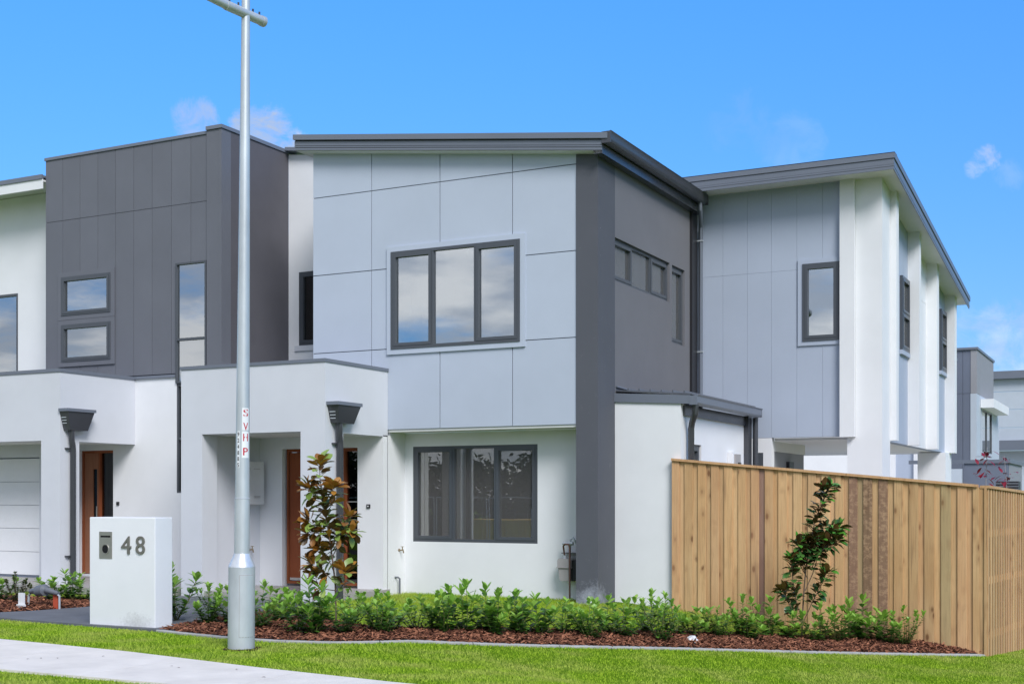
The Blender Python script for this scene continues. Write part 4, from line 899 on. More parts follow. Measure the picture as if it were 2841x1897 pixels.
mb = MB(); sbox(mb, -0.03, 9, -0.06, 0.055, (ftop2(0) + 0.001, ftop2(9) + 0.001), (ftop2(0) + 0.036, ftop2(9) + 0.036)); build('capping_rail', mb, M['pal'], Fs)
mb = MB(); mb.box(-1.984, -1.952, 16.83, 16.862, -0.56, 1.625); build('corner_stop', mb, M['pal'], Fs)
mb = MB(); mb.box(-2.09, -2.0, 16.874, 16.96, -0.6, 1.60); build('post', mb, M['pal'], Fs)
for zz in (0.0, 0.7, 1.3):
    mb = MB(); sbox(mb, 0.1, 9, -0.06, -0.01, zz - 0.3, zz - 0.21); build('rail', mb, M['pal'], Fs)

# ------------------------------------------------------------------ letterbox 48
Lb = thing('letterbox', (-10.645, 11.03, 0.028), 'white rendered letterbox block numbered 48', 'letterbox')
mb = MB(); lx0, lx1, ly0, ly1 = -11.149, -10.143, 10.89, 11.175
holes = [(-10.976, -10.812, 1.043, 1.062)]
wall_mb('Y', ly0, ly1 - ly0, lx0, lx1, 0.02, 1.274, [], mb=mb)
bodyo = build('body', mb, M['lbox'], Lb); bv = bodyo.modifiers.new('bevel', 'BEVEL'); bv.width = 0.008; bv.segments = 2
mb = MB(); wall_mb('Y', ly0 - 0.006, 0.005, -10.992, -10.793, 0.795, 1.107, [(-10.972, -10.815, 1.040, 1.062)], mb=mb); pl = build('mail_plate', mb, M['stainless'], Lb)
mb = MB(); mb.box(-10.972, -10.815, ly0 - 0.004, ly0 - 0.0015, 1.040, 1.062); build('mail_slot', mb, M['black'], pl)
mb = MB(); ccx, ccz = -10.893, 0.905
mb.tube([(ccx, ly0 - 0.0065, ccz), (ccx, ly0 - 0.008, ccz)], 0.048, 28); build('newspaper_hole', mb, M['black'], pl)
mb = MB(); seg = 28; vs = []; fs = []
for k in range(seg):
    a = 2 * math.pi * k / seg
    for r_, yy in ((0.047, -0.0065), (0.047, -0.013), (0.056, -0.013), (0.058, -0.0065)): vs.append((ccx + r_ * math.cos(a), ly0 + yy, ccz + r_ * math.sin(a) * 1.12))
for k in range(seg):
    for j in range(3): fs.append((k * 4 + j, k * 4 + j + 1, ((k + 1) % seg) * 4 + j + 1, ((k + 1) % seg) * 4 + j))
mb.add(vs, fs); build('hole_ring', mb, M['stainless'], pl, smooth=True)
dgt = None
def text_mesh(name, body, size, extrude=0.0, bold=0.0):
    cu = bpy.data.curves.new(name, 'FONT'); cu.body = body; cu.size = size; cu.extrude = extrude; cu.resolution_u = 4; cu.offset = bold
    ob = bpy.data.objects.new(name, cu); COL.objects.link(ob)
    dg = bpy.context.evaluated_depsgraph_get(); me = bpy.data.meshes.new_from_object(ob.evaluated_get(dg))
    bpy.data.objects.remove(ob); bpy.data.curves.remove(cu)
    return me
def place_text(name, body, m, parent, fn, zscale=1.0, xscale=1.0, target=None, extrude=0.0, bold=0.0):
    """fn maps (u,v,w) in text space, normalised to a centred box of given (width,height), to world"""
    me = text_mesh(name, body, 1.0, 0.01 if extrude else 0.0, bold)
    vs = [v.co.copy() for v in me.vertices]
    x0, x1 = min(v.x for v in vs), max(v.x for v in vs); y0, y1 = min(v.y for v in vs), max(v.y for v in vs)
    tw, th = target; base = world_loc(parent)
    for v in me.vertices:
        u = ((v.co.x - x0) / (x1 - x0) - 0.5) * tw; q = ((v.co.y - y0) / (y1 - y0) - 0.5) * th; ww = v.co.z / 0.01 * extrude
        v.co = Vector(fn(u, q, ww)) - base
    me.materials.clear(); me.materials.append(m); o = bpy.data.objects.new(name, me); COL.objects.link(o); o.parent = parent; return o
place_text('house_number', '4', M['number'], Lb, lambda u, q, ww: (-10.571 + u, ly0 - 0.009 - ww, 0.957 + q), target=(0.150, 0.205), extrude=0.007)
place_text('house_number', '8', M['number'], Lb, lambda u, q, ww: (-10.356 + u, ly0 - 0.009 - ww, 0.959 + q), target=(0.135, 0.207), extrude=0.007)

# ------------------------------------------------------------------ street light pole
PX, PY = -8.13, 9.93
Pl = thing('street_light_pole', (PX, PY, g(PX, PY)), 'galvanised street light pole with thick base standing on the verge', 'pole')
def lean(z): return PX + 0.010 * (z) * 0.9 + 0.006, PY + 0.0
def ptube(zr_, seg=28):
    mb = MB(); mb.tube([(lean(z)[0], lean(z)[1], z) for z, r in zr_], [r for z, r in zr_], seg); return mb
build('base', ptube([(-0.02, 0.132), (0.815, 0.130)]), M['galv'], Pl, smooth=True)
build('cone', ptube([(0.815, 0.131), (0.83, 0.128), (0.93, 0.083), (0.948, 0.078)]), M['galv_cone'], Pl, smooth=True)
build('shaft', ptube([(0.93, 0.0755), (1.49, 0.0735)]), M['galv'], Pl, smooth=True)
build('shaft', ptube([(1.494, 0.0775), (1.50, 0.0700), (2.6, 0.0640), (4.7, 0.0515), (6.5, 0.041), (9.2, 0.033)]), M['galv'], Pl, smooth=True)
# hatch (curved door on the base)
def arc_patch(r, a0, a1, z0, z1, n=10, th=0.004):
    mb = MB(); vs = []
    for k in range(n + 1):
        a = a0 + (a1 - a0) * k / n
        for rr in (r, r + th):
            for z in (z0, z1): x_, y_ = lean(z); vs.append((x_ + rr * math.cos(a), y_ + rr * math.sin(a), z))
    fs = []
    for k in range(n):
        o_ = k * 4; fs += [(o_ + 2, o_ + 3, o_ + 7, o_ + 6), (o_, o_ + 4, o_ + 5, o_ + 1), (o_ + 1, o_ + 5, o_ + 7, o_ + 3), (o_, o_ + 2, o_ + 6, o_ + 4)]
    fs += [(0, 1, 3, 2), (n * 4, n * 4 + 2, n * 4 + 3, n * 4 + 1)]
    mb.add(vs, fs); return mb
CA = math.atan2(-PY, -PX)           # direction from pole to the street side viewpoint
build('hatch_seam', arc_patch(0.1302, CA - 0.185, CA + 1.035, 0.125, 0.74, th=0.0012), M['beige'], Pl)
ht = build('hatch', arc_patch(0.1305, CA - 0.15, CA + 1.0, 0.13, 0.735, th=0.0035), M['galv'], Pl)
mb = MB(); a = CA + 0.78; mb.tube([(PX + 0.131 * math.cos(a), PY + 0.131 * math.sin(a), 0.70), (PX + 0.138 * math.cos(a), PY + 0.138 * math.sin(a), 0.70)], 0.008, 8); build('lock', mb, M['black'], ht)
# luminaire arm towards the street
ad_ = Vector((-0.10, -1, 0.0)).normalized(); az = 6.285; ax, ay = lean(az)
mb = MB(); mb.tube([Vector((ax, ay, az)) - ad_ * 0.235, Vector((ax, ay, az)) + ad_ * 0.27], 0.048, 20); ar = build('arm_sleeve', mb, M['galv'], Pl, smooth=True)
mb = MB(); mb.tube([Vector((ax, ay, az)) - ad_ * 0.255, Vector((ax, ay, az)) - ad_ * 0.215], 0.053, 20); build('end_cap', mb, M['galv'], ar, smooth=True)
mb = MB(); mb.tube([Vector((ax, ay, az)) + ad_ * 0.26, Vector((ax, ay, az + 0.05)) + ad_ * 1.4], 0.042, 20); build('arm', mb, M['galv'], Pl, smooth=True)
lx = Vector((ax, ay, az + 0.05)) + ad_ * 1.4
mb = MB(); mb.tube([lx, lx + ad_ * 0.1, lx + ad_ * 0.5, lx + ad_ * 0.62], [0.04, 0.10, 0.12, 0.03], 14); build('lamp_head', mb, M['steel'], Pl, smooth=True)
mb = MB()
for t in (-0.19, -0.10, 0.10, 0.22): c0 = Vector((ax, ay, az + 0.045)) + ad_ * t; mb.tube([c0, c0 + Vector((0, 0, 0.035))], 0.010, 8)
build('bolt', mb, M['steel2'], ar)
def rad(z):
    for (z0, r0), (z1, r1) in zip([(1.5, 0.070), (2.6, 0.064)], [(2.6, 0.064), (4.7, 0.0515)]):
        if z0 <= z <= z1: return r0 + (r1 - r0) * (z - z0) / (z1 - z0)
    return 0.07
def on_pole(zc, u0, lift):
    def f(u, q, ww):
        z = zc + q; r = rad(z); x_, y_ = lean(z); a = CA + (u + u0) / r
        return (x_ + (r + lift) * math.cos(a), y_ + (r + lift) * math.sin(a), z)
    return f
def sticker(z0, z1, u0, u1, lift, m, name):
    mb = MB(); n = 8; vs = []
    for k in range(n + 1):
        u = u0 + (u1 - u0) * k / n
        for z in (z0, z1): vs.append(on_pole(z, 0, lift)(u, 0, 0))
    mb.add(vs, [(2 * k, 2 * k + 2, 2 * k + 3, 2 * k + 1) for k in range(n)]); return build(name, mb, m, Pl)
sticker(2.165, 2.385, -0.008, 0.066, 0.0012, M['vinyl'], 'sticker'); sticker(1.892, 2.155, -0.008, 0.066, 0.0012, M['vinyl'], 'sticker')
for ch, zc in (('S', 2.337), ('V', 2.202), ('H', 2.095), ('P', 1.955)):
    place_text('letter', ch, M['red'], Pl, on_pole(zc, 0.029, 0.0024), target=(0.050, 0.074), bold=0.012)
sticker(1.796, 2.158, -0.058, -0.030, 0.0012, M['vinyl'], 'sticker')
for k, ch in enumerate('924885'): place_text('digit', ch, M['blackv'], Pl, on_pole(2.125 - k * 0.0605, -0.044, 0.0024), target=(0.019, 0.042), bold=0.02)

# ------------------------------------------------------------------ gas meter
Gm = thing('gas_meter', (-7.66, YL - 0.12, 0), 'beige gas meter with copper pipes beside the charcoal pillar', 'gas meter')
gx, gy = -7.665, YL - 0.14
mb = MB(); mb.prism([(gx - 0.10, 0.62), (gx - 0.115, 0.59), (gx - 0.115, 0.50), (gx + 0.10, 0.50), (gx + 0.10, 0.60), (gx + 0.075, 0.62)], 'Y', gy - 0.085, gy + 0.085); mb.prism([(gx - 0.105, 0.485), (gx - 0.085, 0.32), (gx - 0.065, 0.30), (gx + 0.06, 0.30), (gx + 0.08, 0.32), (gx + 0.09, 0.485)], 'Y', gy - 0.075, gy + 0.075); bd = build('meter_body', mb, M['beige'], Gm)
mb = MB(); mb.box(gx - 0.125, gx + 0.11, gy - 0.095, gy + 0.095, 0.486, 0.50); build('flange', mb, M['beige'], bd)
mb = MB(); mb.box(gx + 0.09, gx + 0.14, gy - 0.05, gy + 0.10, 0.30, 0.60); build('index_window', mb, M['blackpl'], bd)
mb = MB(); mb.tube([(gx + 0.09, gy - 0.10, -0.02), (gx + 0.09, gy - 0.10, 0.78), (gx + 0.07, gy - 0.10, 0.83), (gx + 0.01, gy - 0.09, 0.83), (gx - 0.03, gy - 0.06, 0.80), (gx - 0.03, gy, 0.62)], 0.013, 10); build('riser_pipe', mb, M['copper'], Gm, smooth=True)
mb = MB(); mb.tube([(gx + 0.05, gy, 0.62), (gx + 0.05, gy, 0.82), (gx + 0.06, gy, 0.90), (gx + 0.10, gy, 0.92), (gx + 0.13, gy, 0.88), (gx + 0.14, gy + 0.06, 0.80)], 0.014, 10); mb.tube([(gx - 0.05, gy - 0.03, 0.84), (gx + 0.11, gy - 0.03, 0.84)], 0.028, 12); mb.tube([(gx - 0.03, gy, 0.62), (gx - 0.03, gy, 0.67)], 0.03, 10); build('regulator', mb, M['galv'], Gm, smooth=True)
mb = MB(); mb.box(gx - 0.08, gx + 0.16, gy - 0.02, YL - 0.001, 0.695, 0.703); build('bracket', mb, M['steel2'], Gm)

# ------------------------------------------------------------------ water meter, marker stake, litter, basket
Wm = thing('water_meter', (-13.25, 11.9, 0.02), 'small water meter with white plastic tag in the left mulch bed', 'water meter')
mb = MB(); mb.tube([(-13.62, 12.2, 0.0), (-13.60, 12.2, 0.19), (-13.55, 12.18, 0.21)], 0.016, 8); mb.tube([(-12.98, 12.15, 0.0), (-12.98, 12.15, 0.20), (-13.02, 12.15, 0.22)], 0.014, 8); build('riser', mb, M['galv'], Wm, smooth=True)
mb = MB(); mb.tube([(-13.55, 12.18, 0.24), (-13.42, 12.17, 0.25), (-13.40, 12.17, 0.25), (-13.26, 12.16, 0.27), (-13.24, 12.16, 0.27), (-13.0, 12.15, 0.23)], [0.03, 0.05, 0.075, 0.08, 0.04, 0.025], 14); build('meter_body', mb, M['gplastic'], Wm, smooth=True)
mb = MB(); mb.box(-13.50, -13.40, 11.93, 11.955, 0.07, 0.24); mb.box(-13.51, -13.38, 11.91, 11.95, 0.0, 0.09); build('tag_plate', mb, M['wplastic'], Wm)
mb = MB(); mb.box(-13.485, -13.40, 11.904, 11.909, 0.02, 0.075); build('tag_window', mb, M['beige'], Wm)
mb = MB(); mb.box(-13.12, -13.04, 12.17, 12.195, -0.05, 0.25); lead('marker_stake', mb, M['orange'], (-13.08, 12.18, 0), 'orange red painted marker stake standing in the left mulch', 'stake')
def litter(loc, s, label):
    rnd = random.Random(hash(label) % 1000); bm = bmesh.new(); bmesh.ops.create_icosphere(bm, subdivisions=2, radius=s)
    for v in bm.verts: v.co *= rnd.uniform(0.6, 1.15); v.co.z *= 0.75
    me = bpy.data.meshes.new('crumpled_paper'); bm.to_mesh(me); bm.free(); me.materials.append(M['wplastic']); o = bpy.data.objects.new('crumpled_paper', me); COL.objects.link(o); o.location = loc; return tag(o, label, 'litter')
litter((-4.83, 13.95, g(-4.83, 13.95) + 0.06), 0.075, 'crumpled white paper on the mulch in front of the hedge')
litter((-6.95, 15.9, g(-6.95, 15.9) + 0.07), 0.07, 'scrap of white plastic on the lawn at the foot of the pillar')
Bk = thing('rattan_planter', (-1.6, 26, 0), 'black woven planter box behind the right fence', 'planter')
mb = MB(); mb.box(-3.62, -3.1, 33.0, 33.5, 1.45, 1.9); build('basket', mb, M['blackpl'], Bk); mb = MB()
for k in range(6): mb.box(-3.625, -3.1, 32.985, 33.0, 1.48 + 0.07 * k, 1.51 + 0.07 * k)
build('weave', mb, M['gplastic'], Bk)
mb = MB()
for a, b in ((-3.6, 33.02), (-3.14, 33.02), (-3.6, 33.44), (-3.14, 33.44)): mb.box(a, a + 0.03, b, b + 0.03, -1.0, 1.45)
build('stand', mb, M['blackpl'], Bk); Bk.location = (-3.4, 33.2, 0)
for c_ in Bk.children: c_.location = Vector((-1.6, 26, 0)) - Vector((-3.4, 33.2, 0)) + c_.location

# ------------------------------------------------------------------ plants
def leaf(mb, base, dirv, L_, W, up=Vector((0, 0, 1)), curl=0.25, mi=0, fold=0.18):
    d = Vector(dirv).normalized(); s = d.cross(up)
    if s.length < 1e-3: s = Vector((1, 0, 0))
    s.normalize(); n = s.cross(d).normalized(); b = Vector(base); ps = []
    for (t, wd) in ((0.0, 0.06), (0.3, 0.72), (0.62, 1.0), (0.86, 0.62), (1.0, 0.0)):
        c = b + d * (L_ * t) - n * (curl * L_ * t * t)
        h = s * (W * 0.5 * wd); up_ = n * (fold * W * 0.5 * wd)
        if wd == 0: ps.append(c)
        else: ps += [c - h + up_, c, c + h + up_]
    fs = []
    for k in range(3):
        o_ = 3 * k; fs += [(o_, o_ + 1, o_ + 4, o_ + 3), (o_ + 1, o_ + 2, o_ + 5, o_ + 4)]
    fs += [(9, 10, 12), (10, 11, 12)]
    mb.add(ps, fs, mi)
def shrub_mesh(seed, h=0.5, nst=6, lsz=0.075, dense=1.0, bushy=False):
    rnd = random.Random(seed); fo = MB(); st = MB()
    for s_ in range(nst):
        a = 2 * math.pi * s_ / nst + rnd.uniform(-.4, .4); sp = rnd.uniform(0.07, 0.21) * (1.2 if s_ else 0.3); hh = h * (1.0 if s_ == 0 else rnd.uniform(0.42, 0.9))
        pts = [Vector((0.015 * math.cos(a), 0.015 * math.sin(a), 0))]
        for k in range(1, 5):
            t = k / 4; pts.append(Vector((math.cos(a) * sp * (t ** 0.8) + rnd.gauss(0, .008), math.sin(a) * sp * (t ** 0.8) + rnd.gauss(0, .008), hh * t)))
        st.tube(pts, [0.006, 0.005, 0.004, 0.003, 0.002], 5)
        nn = int((9 if not bushy else 16) * dense)
        for k in range(nn):
            t = 0.10 + 0.90 * (k + rnd.random() * 0.5) / nn; f = t * 4; i = min(int(f), 3); p = pts[i].lerp(pts[i + 1], f - i)
            new = t > 0.86
            for q in range(2):
                aa = k * 2.4 + q * math.pi + rnd.uniform(-.5, .5); el = rnd.uniform(0.15, 0.75) if not new else rnd.uniform(0.7, 1.25)
                d = Vector((math.cos(aa) * math.cos(el), math.sin(aa) * math.cos(el), math.sin(el)))
                L_ = lsz * rnd.uniform(0.7, 1.2); leaf(fo, p, d, L_, L_ * rnd.uniform(0.42, 0.54), curl=rnd.uniform(0.05, 0.35), mi=(1 if new or (t > .6 and rnd.random() < .15) else 0))
        p = pts[-1]
        for q in range(4):
            aa = q * 1.57 + rnd.random(); el = rnd.uniform(0.8, 1.35); d = Vector((math.cos(aa) * math.cos(el), math.sin(aa) * math.cos(el), math.sin(el)))
            leaf(fo, p, d, lsz * rnd.uniform(0.8, 1.25), lsz * 0.45, curl=rnd.uniform(-0.05, 0.25), mi=1)
    return fo, st
def mk(name, mb, mats_, smooth=True):
    me = bpy.data.meshes.new(name); me.from_pydata([tuple(v) for v in mb.v], [], mb.f)
    for q in mats_: me.materials.append(q)
    me.polygons.foreach_set('material_index', mb.mi); me.polygons.foreach_set('use_smooth', [smooth] * len(me.polygons)); return me
SHR = []
for sd_, (hh, nst, ls, bu) in enumerate([(0.5, 7, 0.098, False), (0.5, 6, 0.105, False), (0.5, 8, 0.09, False), (0.5, 6, 0.082, True), (0.5, 7, 0.11, False), (0.5, 8, 0.06, True), (0.5, 6, 0.11, False)]):
    fo, st = shrub_mesh(sd_ + 20, hh, nst, ls, 1.2, bu)
    SHR.append((mk('foliage', fo, [M['shrub'], M['shrub_new']]), mk('stem', st, [M['stem']])))
fo, st = shrub_mesh(99, 0.5, 11, 0.04, 2.4, True); SHD = (mk('foliage', fo, [M['shrub_dk'], M['shrub_dk']]), mk('stem', st, [M['bark']]))
def place_shrub(x, y, h, mesh, label, group, rnd, wide=1.0):
    z = g(x, y) + 0.03
    t = thing('hedge_shrub', (x, y, z), label, 'shrub', group)
    s = h / 0.56; t.scale = (max(s, 0.95) * wide * 1.18, max(s, 0.95) * wide * 1.18, s); t.rotation_euler = (0, 0, rnd.uniform(0, 6.28))
    for nm, me in (('foliage', mesh[0]), ('stem', mesh[1])):
        o = bpy.data.objects.new(nm, me); COL.objects.link(o); o.parent = t
    return t
HED = [(-10.54, 11.67, 0.66), (-10.5, 12.3, 0.40), (-9.76, 11.35, 0.51), (-9.5, 11.41, 0.39), (-10.05, 12.26, 0.42), (-9.15, 11.9, 0.40), (-8.91, 11.23, 0.54), (-9.7, 12.55, 0.34), (-8.24, 11.05, 0.45), (-8.01, 11.0, 0.61), (-8.93, 12.2, 0.36), (-7.77, 11.2, 0.38), (-8.15, 11.9, 0.46), (-7.62, 11.58, 0.48), (-7.39, 11.39, 0.44),
       (-7.52, 11.75, 0.42), (-7.27, 11.85, 0.34), (-7.0, 11.81, 0.47), (-6.84, 11.75, 0.53), (-6.74, 12.0, 0.58), (-6.64, 12.3, 0.53), (-6.45, 12.15, 0.5), (-6.42, 12.62, 0.48), (-6.3, 12.45, 0.42), (-6.12, 12.61, 0.47), (-6.02, 13.0, 0.42), (-5.85, 13.2, 0.42), (-5.68, 13.0, 0.40),
       (-5.72, 13.5, 0.44), (-5.48, 13.43, 0.46), (-5.40, 14.0, 0.52), (-5.07, 13.62, 0.6), (-5.13, 14.15, 0.46), (-4.93, 14.31, 0.37), (-4.85, 14.7, 0.34), (-4.67, 14.55, 0.42), (-4.55, 14.98, 0.54), (-4.30, 15.25, 0.52), (-4.42, 14.8, 0.38), (-4.08, 15.37, 0.34),
       (-3.75, 15.5, 0.50), (-3.58, 15.72, 0.46), (-3.6, 16.2, 0.42), (-3.38, 16.13, 0.58), (-3.25, 16.4, 0.44), (-3.04, 16.25, 0.42), (-2.88, 16.4, 0.53)]
ordw = ['first', 'second', 'third', 'fourth', 'fifth', 'sixth', 'seventh', 'eighth', 'ninth', 'tenth', 'eleventh', 'twelfth', 'thirteenth', 'fourteenth', 'fifteenth', 'sixteenth']
rs = random.Random(5)
def scrx(x, y): return (x * 0.8894 + y * 0.4571) / (-x * 0.4571 + y * 0.8894)
def spans_label(x, y):
    s = scrx(x, y)
    if s < -0.225: return 'L'
    if s < -0.143: return 'P'
    if s < 0.048: return 'H'
    if s < 0.126: return 'E'
    if s < 0.228: return 'F'
    return 'G'
order = sorted(range(len(HED)), key=lambda i: scrx(*HED[i][:2])); cnt = {}; labs = {}
txt = {'L': '{} green shrub counting right from the letterbox, before the light pole', 'P': '{} green shrub to the right of the light pole, before the bronze sapling',
       'H': '{} green hedge shrub right of the bronze sapling, below the white house wall', 'E': '{} green shrub counting right from the charcoal pillar, below the white extension',
       'F': '{} green shrub in front of the fence, left of the green sapling', 'G': '{} green shrub in front of the fence, right of the green sapling'}
for i in order:
    k = spans_label(*HED[i][:2]); cnt[k] = cnt.get(k, 0) + 1; labs[i] = txt[k].format(ordw[cnt[k] - 1] if cnt[k] <= 16 else 'last')
for i, (x, y, h) in enumerate(HED): place_shrub(x, y, h, SHR[(i * 5 + i // 7) % len(SHR)], labs[i], 'hedge shrubs in the mulched bed', rs)
LEFT = [(-14.46, 12.48, 0.42, 0, 'leafy green shrub cut by the left edge of the photo'), (-13.86, 12.85, 0.36, 1, 'low green shrub just behind the water meter'), (-13.75, 13.05, 0.44, 4, 'green shrub directly behind the orange stake'), (-13.45, 12.95, 0.42, 2, 'green shrub between the orange stake and the letterbox'), (-13.25, 13.3, 0.42, 3, 'tall green shrub touching the left edge of the letterbox')]
for (x, y, h, k, lb) in LEFT: place_shrub(x, y, h, SHR[k], lb, 'shrubs in the left bed', rs)
place_shrub(-14.12, 12.45, 0.48, SHD, 'dense small leaved dark shrub left of the water meter', 'shrubs in the left bed', rs, 1.15)

# magnolia saplings: each leaf a part
RV = Vector((0.8894, 0.4571, 0)); DV = Vector((-0.4571, 0.8894, 0))
LEAFM = {}
def leaf_mesh(matname, k):
    key = (matname, k)
    if key not in LEAFM:
        mb = MB(); leaf(mb, (0, 0, 0), (1, 0, 0), 1.0, (0.52, 0.60, 0.46)[k], curl=(0.12, 0.3, -0.05)[k], fold=0.25)
        LEAFM[key] = mk('leaf', mb, [M[matname]])
    return LEAFM[key]
def sapling(name, base, label, trunk, branches, clusters, matf, L0, seed, tr=0.011):
    """trunk/branches: polylines in (u,z) metres in a vertical plane through the base, given a little real depth each"""
    rnd = random.Random(seed); t = thing(name, base, label, 'sapling'); B = Vector(base)
    def W(u, z, d=0.0): return B + RV * u + DV * d + Vector((0, 0, z))
    pts = [W(u, z, 0.02 * math.sin(z * 5)) for u, z in trunk]
    mb = MB(); n = len(pts); mb.tube(pts, [tr * (1 - 0.7 * i / (n - 1)) for i in range(n)], 8); build('trunk', mb, M['bark'], t, smooth=True)
    allp = [(pts, 0.45)]
    for br in branches:
        dep = rnd.uniform(-0.14, 0.14); q = [W(u, z, dep * i / (len(br) - 1)) for i, (u, z) in enumerate(br)]
        mb = MB(); mb.tube(q, [0.0065 * (1 - 0.6 * i / (len(q) - 1)) for i in range(len(q))], 6); build('branch', mb, M['bark'], t, smooth=True)
        allp.append((q, 0.3))
    def addleaf(p, d, L_, mt):
        o = bpy.data.objects.new('leaf', leaf_mesh(mt, rnd.randrange(3))); COL.objects.link(o); o.parent = t
        x = Vector(d).normalized(); up = Vector((0, 0, 1)) + Vector((rnd.gauss(0, .3), rnd.gauss(0, .3), 0)); y_ = up.cross(x)
        if y_.length < 1e-3: y_ = Vector((0, 1, 0))
        y_.normalize(); z_ = x.cross(y_)
        m4 = Matrix((x, y_, z_)).transposed().to_4x4(); o.matrix_local = Matrix.Translation(p - B) @ m4 @ Matrix.Diagonal((L_, L_, L_, 1))
    nl = 0
    for pi, (q, start) in enumerate(allp):
        seglen = [0]
        for a, b in zip(q, q[1:]): seglen.append(seglen[-1] + (b - a).length)
        tot = seglen[-1]; cnt_ = int(tot * clusters[0])
        for k in range(cnt_):
            s = tot * (start + (1 - start) * (k + rnd.random() * .6) / cnt_)
            i = 0
            while i < len(q) - 2 and seglen[i + 1] < s: i += 1
            p = q[i].lerp(q[i + 1], (s - seglen[i]) / max(1e-6, seglen[i + 1] - seglen[i])); ax_ = (q[i + 1] - q[i]).normalized()
            aa = k * 2.4 + rnd.uniform(-.3, .3); side = ax_.orthogonal().normalized(); side = Matrix.Rotation(aa, 3, ax_) @ side
            el = rnd.uniform(-0.15, 0.7); d = side * math.cos(el) + ax_ * math.sin(el); mt = matf(p.z - B.z, s / tot, rnd); addleaf(p + d * 0.012, d, L0 * rnd.uniform(0.75, 1.1), mt); nl += 1
        for k in range(clusters[1]):      # whorl at the tip
            ax_ = (q[-1] - q[-2]).normalized(); aa = k * 2.4; side = Matrix.Rotation(aa, 3, ax_) @ ax_.orthogonal().normalized(); el = rnd.uniform(0.35, 1.15)
            addleaf(q[-1] - ax_ * rnd.uniform(0, 0.05), side * math.cos(el) + ax_ * math.sin(el), L0 * rnd.uniform(0.85, 1.15), matf(q[-1].z - B.z, 1.0, rnd)); nl += 1
    return nl
def s1(x, y): return ((x - 1250) / 758.0, (1856 - y) / 758.0)
b1 = (-8.43, 11.99, 0.03)
n1 = sapling('magnolia_sapling', b1, 'young magnolia with bronze brown leaves in front of the porch', [s1(1250, 1856), s1(1240, 1500), s1(1215, 1250), s1(1190, 1080), s1(1150, 870), s1(1120, 700), s1(1105, 560), s1(1105, 430)],
    [[s1(1190, 1090), s1(1080, 980), s1(990, 930)], [s1(1180, 1050), s1(1060, 1050), s1(980, 1060)], [s1(1200, 1160), s1(1310, 1030), s1(1370, 890)], [s1(1240, 1480), s1(1130, 1380), s1(1020, 1320)], [s1(1235, 1400), s1(1160, 1230), s1(1070, 1180)],
     [s1(1250, 1600), s1(1320, 1480), s1(1340, 1360)], [s1(1150, 880), s1(1210, 820), s1(1250, 640)], [s1(1245, 1550), s1(1090, 1530), s1(1050, 1400)], [s1(1180, 1020), s1(1290, 1080), s1(1410, 1030)], [s1(1130, 760), s1(1060, 720), s1(1010, 650)], [s1(1215, 1260), s1(1260, 1150), s1(1230, 1000)]],
    (52, 10), lambda z, s, r: ('mag_brown' if (s > 0.82 and r.random() < .7) or r.random() < .2 else 'mag_olive'), 0.165, 3)
def s2(x, y): return ((x - 549) / 699.0, (1536 - y) / 699.0)
b2 = (-3.985, 15.65, g(-3.985, 15.65) + 0.02)
n2 = sapling('magnolia_sapling', b2, 'young magnolia with glossy dark green leaves in front of the timber fence', [s2(549, 1536), s2(555, 1350), s2(565, 1150), s2(577, 950), s2(600, 780), s2(640, 620), s2(670, 470), s2(720, 370), s2(770, 250), s2(800, 190)],
    [[s2(545, 1385), s2(430, 1220), s2(370, 1090)], [s2(545, 1340), s2(495, 1200), s2(455, 980), s2(440, 830)], [s2(575, 1110), s2(640, 960), s2(690, 800), s2(780, 690), s2(850, 600)], [s2(565, 1370), s2(640, 1190), s2(715, 1040), s2(755, 930)], [s2(575, 960), s2(530, 800), s2(490, 680)],
     [s2(590, 880), s2(560, 760), s2(600, 660)], [s2(640, 900), s2(700, 760), s2(720, 640)], [s2(650, 600), s2(760, 560), s2(890, 560)], [s2(600, 1000), s2(520, 860), s2(560, 800)], [s2(700, 760), s2(800, 720), s2(870, 650)], [s2(590, 820), s2(650, 740), s2(700, 660)], [s2(720, 370), s2(740, 280), s2(720, 210)]],
    (74, 11), lambda z, s, r: ('mag_bright' if s > 0.88 and r.random() < .6 else 'mag_green'), 0.14, 4)

# plum sapling behind the fence corner: thin stems with crimson leaves
def plum(base, label, seed, lh):
    rnd = random.Random(seed); t = thing('red_leaf_sapling', base, label, 'sapling'); B = Vector(base); pts = [B + Vector((rnd.gauss(0, .02), 0, lh * k / 5)) for k in range(6)]
    mb = MB(); mb.tube(pts, [0.018, 0.016, 0.014, 0.012, 0.008, 0.005], 6); build('trunk', mb, M['greyclad'], t)
    fo = MB()
    for k in range(26):
        z = lh * rnd.choice([0.82, 0.86, 0.88, 0.94, 0.97]) ; a = rnd.uniform(0, 6.28); p = B + Vector((rnd.gauss(0, .08), rnd.gauss(0, .08), z + rnd.gauss(0, .04)))
        leaf(fo, p, (math.cos(a), math.sin(a), rnd.uniform(-.8, .4)), 0.16, 0.07)
    o = build('foliage', fo, M['redleaf'], t, recalc=False)
plum((-2.93, 25.3, -0.8), 'thin sapling with crimson leaves, left of the pair behind the fence', 1, 3.25)
plum((-2.60, 25.3, -0.8), 'thin sapling with crimson leaves, right of the pair behind the fence', 2, 3.1)
# leaves of a sapling cut by the left edge
sapling('magnolia_sapling', (-14.95, 12.1, 0.03), 'magnolia sapling mostly cut by the left edge of the photo', [(0, 0), (0.02, 0.4), (0.03, 0.8), (0.05, 1.3)], [[(0.02, 0.4), (0.2, 0.55), (0.27, 0.62)]], (22, 6), lambda z, s, r: 'mag_olive', 0.13, 8)

